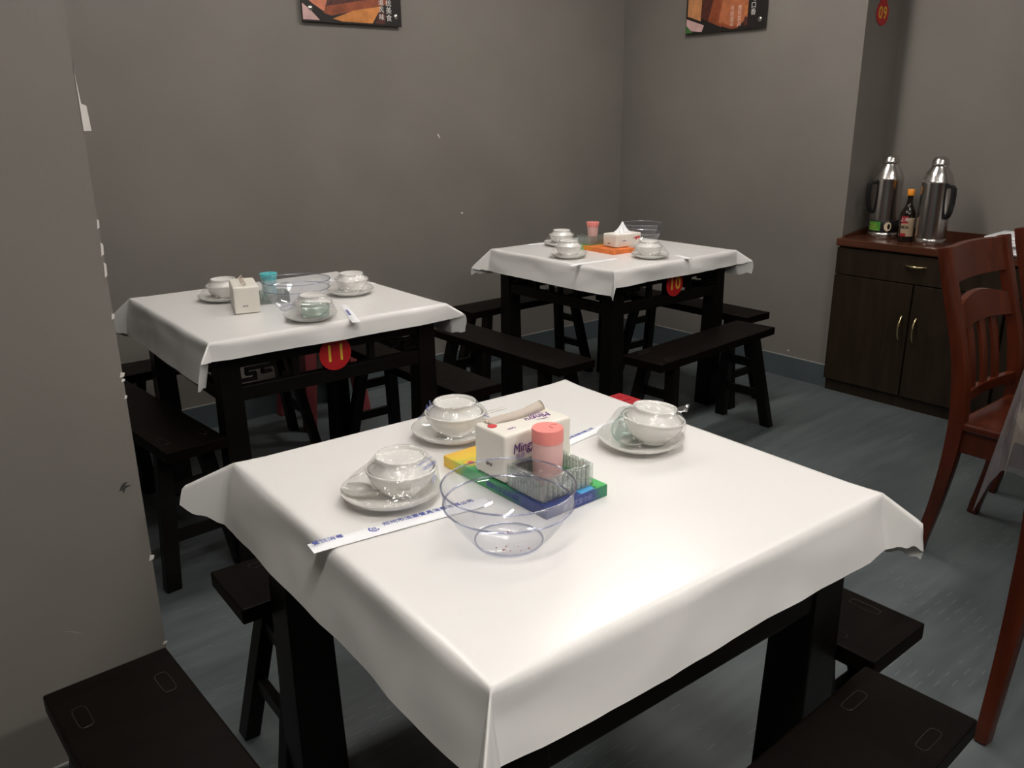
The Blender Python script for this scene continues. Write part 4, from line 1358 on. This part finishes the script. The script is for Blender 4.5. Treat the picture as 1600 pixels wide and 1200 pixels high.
# ------------------------------------------------------------------ red-brown wooden chairs
def make_chair():
    """faces -y, back at +y, origin on the floor under the middle of the rear legs"""
    t = thing('dining_chair', 'chair', 'chair', (0, 0, 0), 0, 'red brown wooden dining chairs')
    w = .405
    def st(z):
        pts = [(0, .063), (.16, .030), (.33, .006), (.48, -.002), (.66, .022), (.81, .066), (.985, .118)]
        for (z0, y0), (z1, y1) in zip(pts, pts[1:]):
            if z <= z1:
                f = (z - z0) / (z1 - z0)
                return y0 + (y1 - y0) * f
        return pts[-1][1]
    def sm(z):
        return (st(max(0, z - .05)) + st(z) * 2 + st(min(.985, z + .05))) / 4
    for s in (-1, 1):
        zs = [k * .985 / 22 for k in range(23)]
        b = new_bm()
        add_sweep(b, [(s * w / 2, sm(z), z) for z in zs], [.030 + .012 * min(1, z / .4) for z in zs], [.036 + .010 * math.exp(-((z - .45) / .2) ** 2) for z in zs], Vector((1, 0, 0)), .006)
        obj('rear_leg', b, chair_m, t, 40)
    def rail(nm, z0, z1, arch, th=.020):
        b = bmesh.new()
        n = 16
        fr, bk = [], []
        for k in range(n + 1):
            f = k / n
            x = -w / 2 + .012 + f * (w - .024)
            bow = .018 * math.sin(PI * f)
            up = z1 + arch * math.sin(PI * f)
            lo = z0 + (arch * .35) * math.sin(PI * f)
            for lst, off in ((fr, -th / 2), (bk, th / 2)):
                lst.append((b.verts.new((x, sm(lo) + bow + off, lo)), b.verts.new((x, sm(min(up, .985)) + bow + off, up))))
        for k in range(n):
            b.faces.new((fr[k][0], fr[k + 1][0], fr[k + 1][1], fr[k][1]))
            b.faces.new((bk[k][1], bk[k + 1][1], bk[k + 1][0], bk[k][0]))
            b.faces.new((fr[k][1], fr[k + 1][1], bk[k + 1][1], bk[k][1]))
            b.faces.new((bk[k][0], bk[k + 1][0], fr[k + 1][0], fr[k][0]))
        bmesh.ops.recalc_face_normals(b, faces=b.faces)
        obj(nm, b, chair_m, t, 40)
    rail('crest_rail', .878, .980, .004)
    rail('arched_rail', .735, .800, .034)
    rail('lower_back_rail', .515, .545, .0)
    for x in (-.085, 0, .085):
        b = new_bm()
        zs = [.535 + k * .22 / 8 for k in range(9)]
        add_sweep(b, [(x, sm(z) + .018, z) for z in zs], .042, .011, Vector((1, 0, 0)), .003)
        obj('splat', b, chair_m, t, 40)
    b = new_bm()
    add_box(b, (0, -.205, .452), (w + .030, .430, .028), .012, seg=4)
    obj('seat', b, chair_m, t, 50)
    for s in (-1, 1):
        b = new_bm(); add_box(b, (s * (w / 2 - .008), -.200, .402), (.022, .380, .072), .004); obj('side_rail', b, chair_m, t)
        b = new_bm(); add_frustum(b, (s * (w / 2 - .010), -.395, 0), (.034, .034), (s * (w / 2 - .006), -.390, .438), (.042, .042), .005); obj('front_leg', b, chair_m, t)
    b = new_bm(); add_box(b, (0, -.392, .402), (w - .04, .022, .072), .004); obj('front_rail', b, chair_m, t)
    b = new_bm(); add_box(b, (0, -.005, .402), (w - .04, .022, .072), .004); obj('back_rail', b, chair_m, t)
    return t
CH = make_chair()
CH.location = (2.7825, 1.000, 0); CH['label'] = 'red brown wooden chair in front of the cabinet, seen whole from its back'
c2 = copy_tree(CH); c2.location = (3.415, 1.020, 0); c2.rotation_euler = (0, 0, -.06); c2['label'] = 'red brown chair cut off by the right picture edge, beyond the whole chair'
c3 = copy_tree(CH); c3.location = (1.865, .335, 0); c3.rotation_euler = (0, 0, PI / 2 - .05); c3['label'] = 'nearest red brown chair, only its curved rear leg showing at bottom right'

# ------------------------------------------------------------------ corner dining table with its cloths
DX0, DX1, DY0, DY1 = 2.480, 3.680, -0.04, 0.80
dl = ((DX0 + DX1) / 2, (DY0 + DY1) / 2)
t = thing('dining_table', 'dining table under cream cloth and clear sheet at the right edge', 'table', (dl[0], dl[1], 0))
b = new_bm(); add_box(b, (0, 0, .725), (DX1 - DX0, DY1 - DY0, .03), .005); obj('tabletop', b, chair_m, t)
for sx in (-1, 1):
    for sy in (-1, 1):
        b = new_bm(); add_frustum(b, (sx * (DX1 - DX0 - .32) / 2, sy * (DY1 - DY0 - .50) / 2, 0), (.05, .05), (sx * (DX1 - DX0 - .32) / 2, sy * (DY1 - DY0 - .50) / 2, .71), (.06, .06), .004); obj('leg', b, chair_m, t)

def rect_cloth(name, label, cat, zt, over, m, tips, tilt, wr, seed, grow, thick, lift=0):
    o = make_cloth(name, label, cat, (0, 0), 0, .5, over, 0, tips, m, seed, wr, None, tilt, .012, thick)
    me = o.data
    hx, hy = (DX1 - DX0) / 2 + grow, (DY1 - DY0) / 2 + grow
    for v in me.vertices:
        x, y = v.co.x, v.co.y
        v.co.x = math.copysign(max(abs(x) - .5, 0) + hx, x) if abs(x) > .5 else x / .5 * hx
        v.co.y = math.copysign(max(abs(y) - .5, 0) + hy, y) if abs(y) > .5 else y / .5 * hy
    if lift:                      # on the +y side the sheet lies shorter, above the chair seats
        for v in me.vertices:
            if v.co.y > hy and v.co.x > -hx:
                f = 1 - (1 - lift) * min(1, (v.co.x + hx) / .05)
                v.co.z *= f
                v.co.y = hy + (v.co.y - hy) * f
    o.location = (dl[0], dl[1], zt)
    return o
rect_cloth('tablecloth', 'cream fabric cloth on the dining table at the right picture edge', 'tablecloth', .7415, .26, creamc_m, [(88, 9, 0)] * 4, 1, .003, 5, .002, .0012, .85)
rect_cloth('plastic_sheet', 'crinkled clear plastic sheet hanging over the cream tablecloth', 'plastic sheet', .7445, .345, sheet_m, [(66, 9, 0), (72, 9, 0), (72, 9, 0), (81, 9, 0)], 4, .005, 6, .006, .0008, .70)
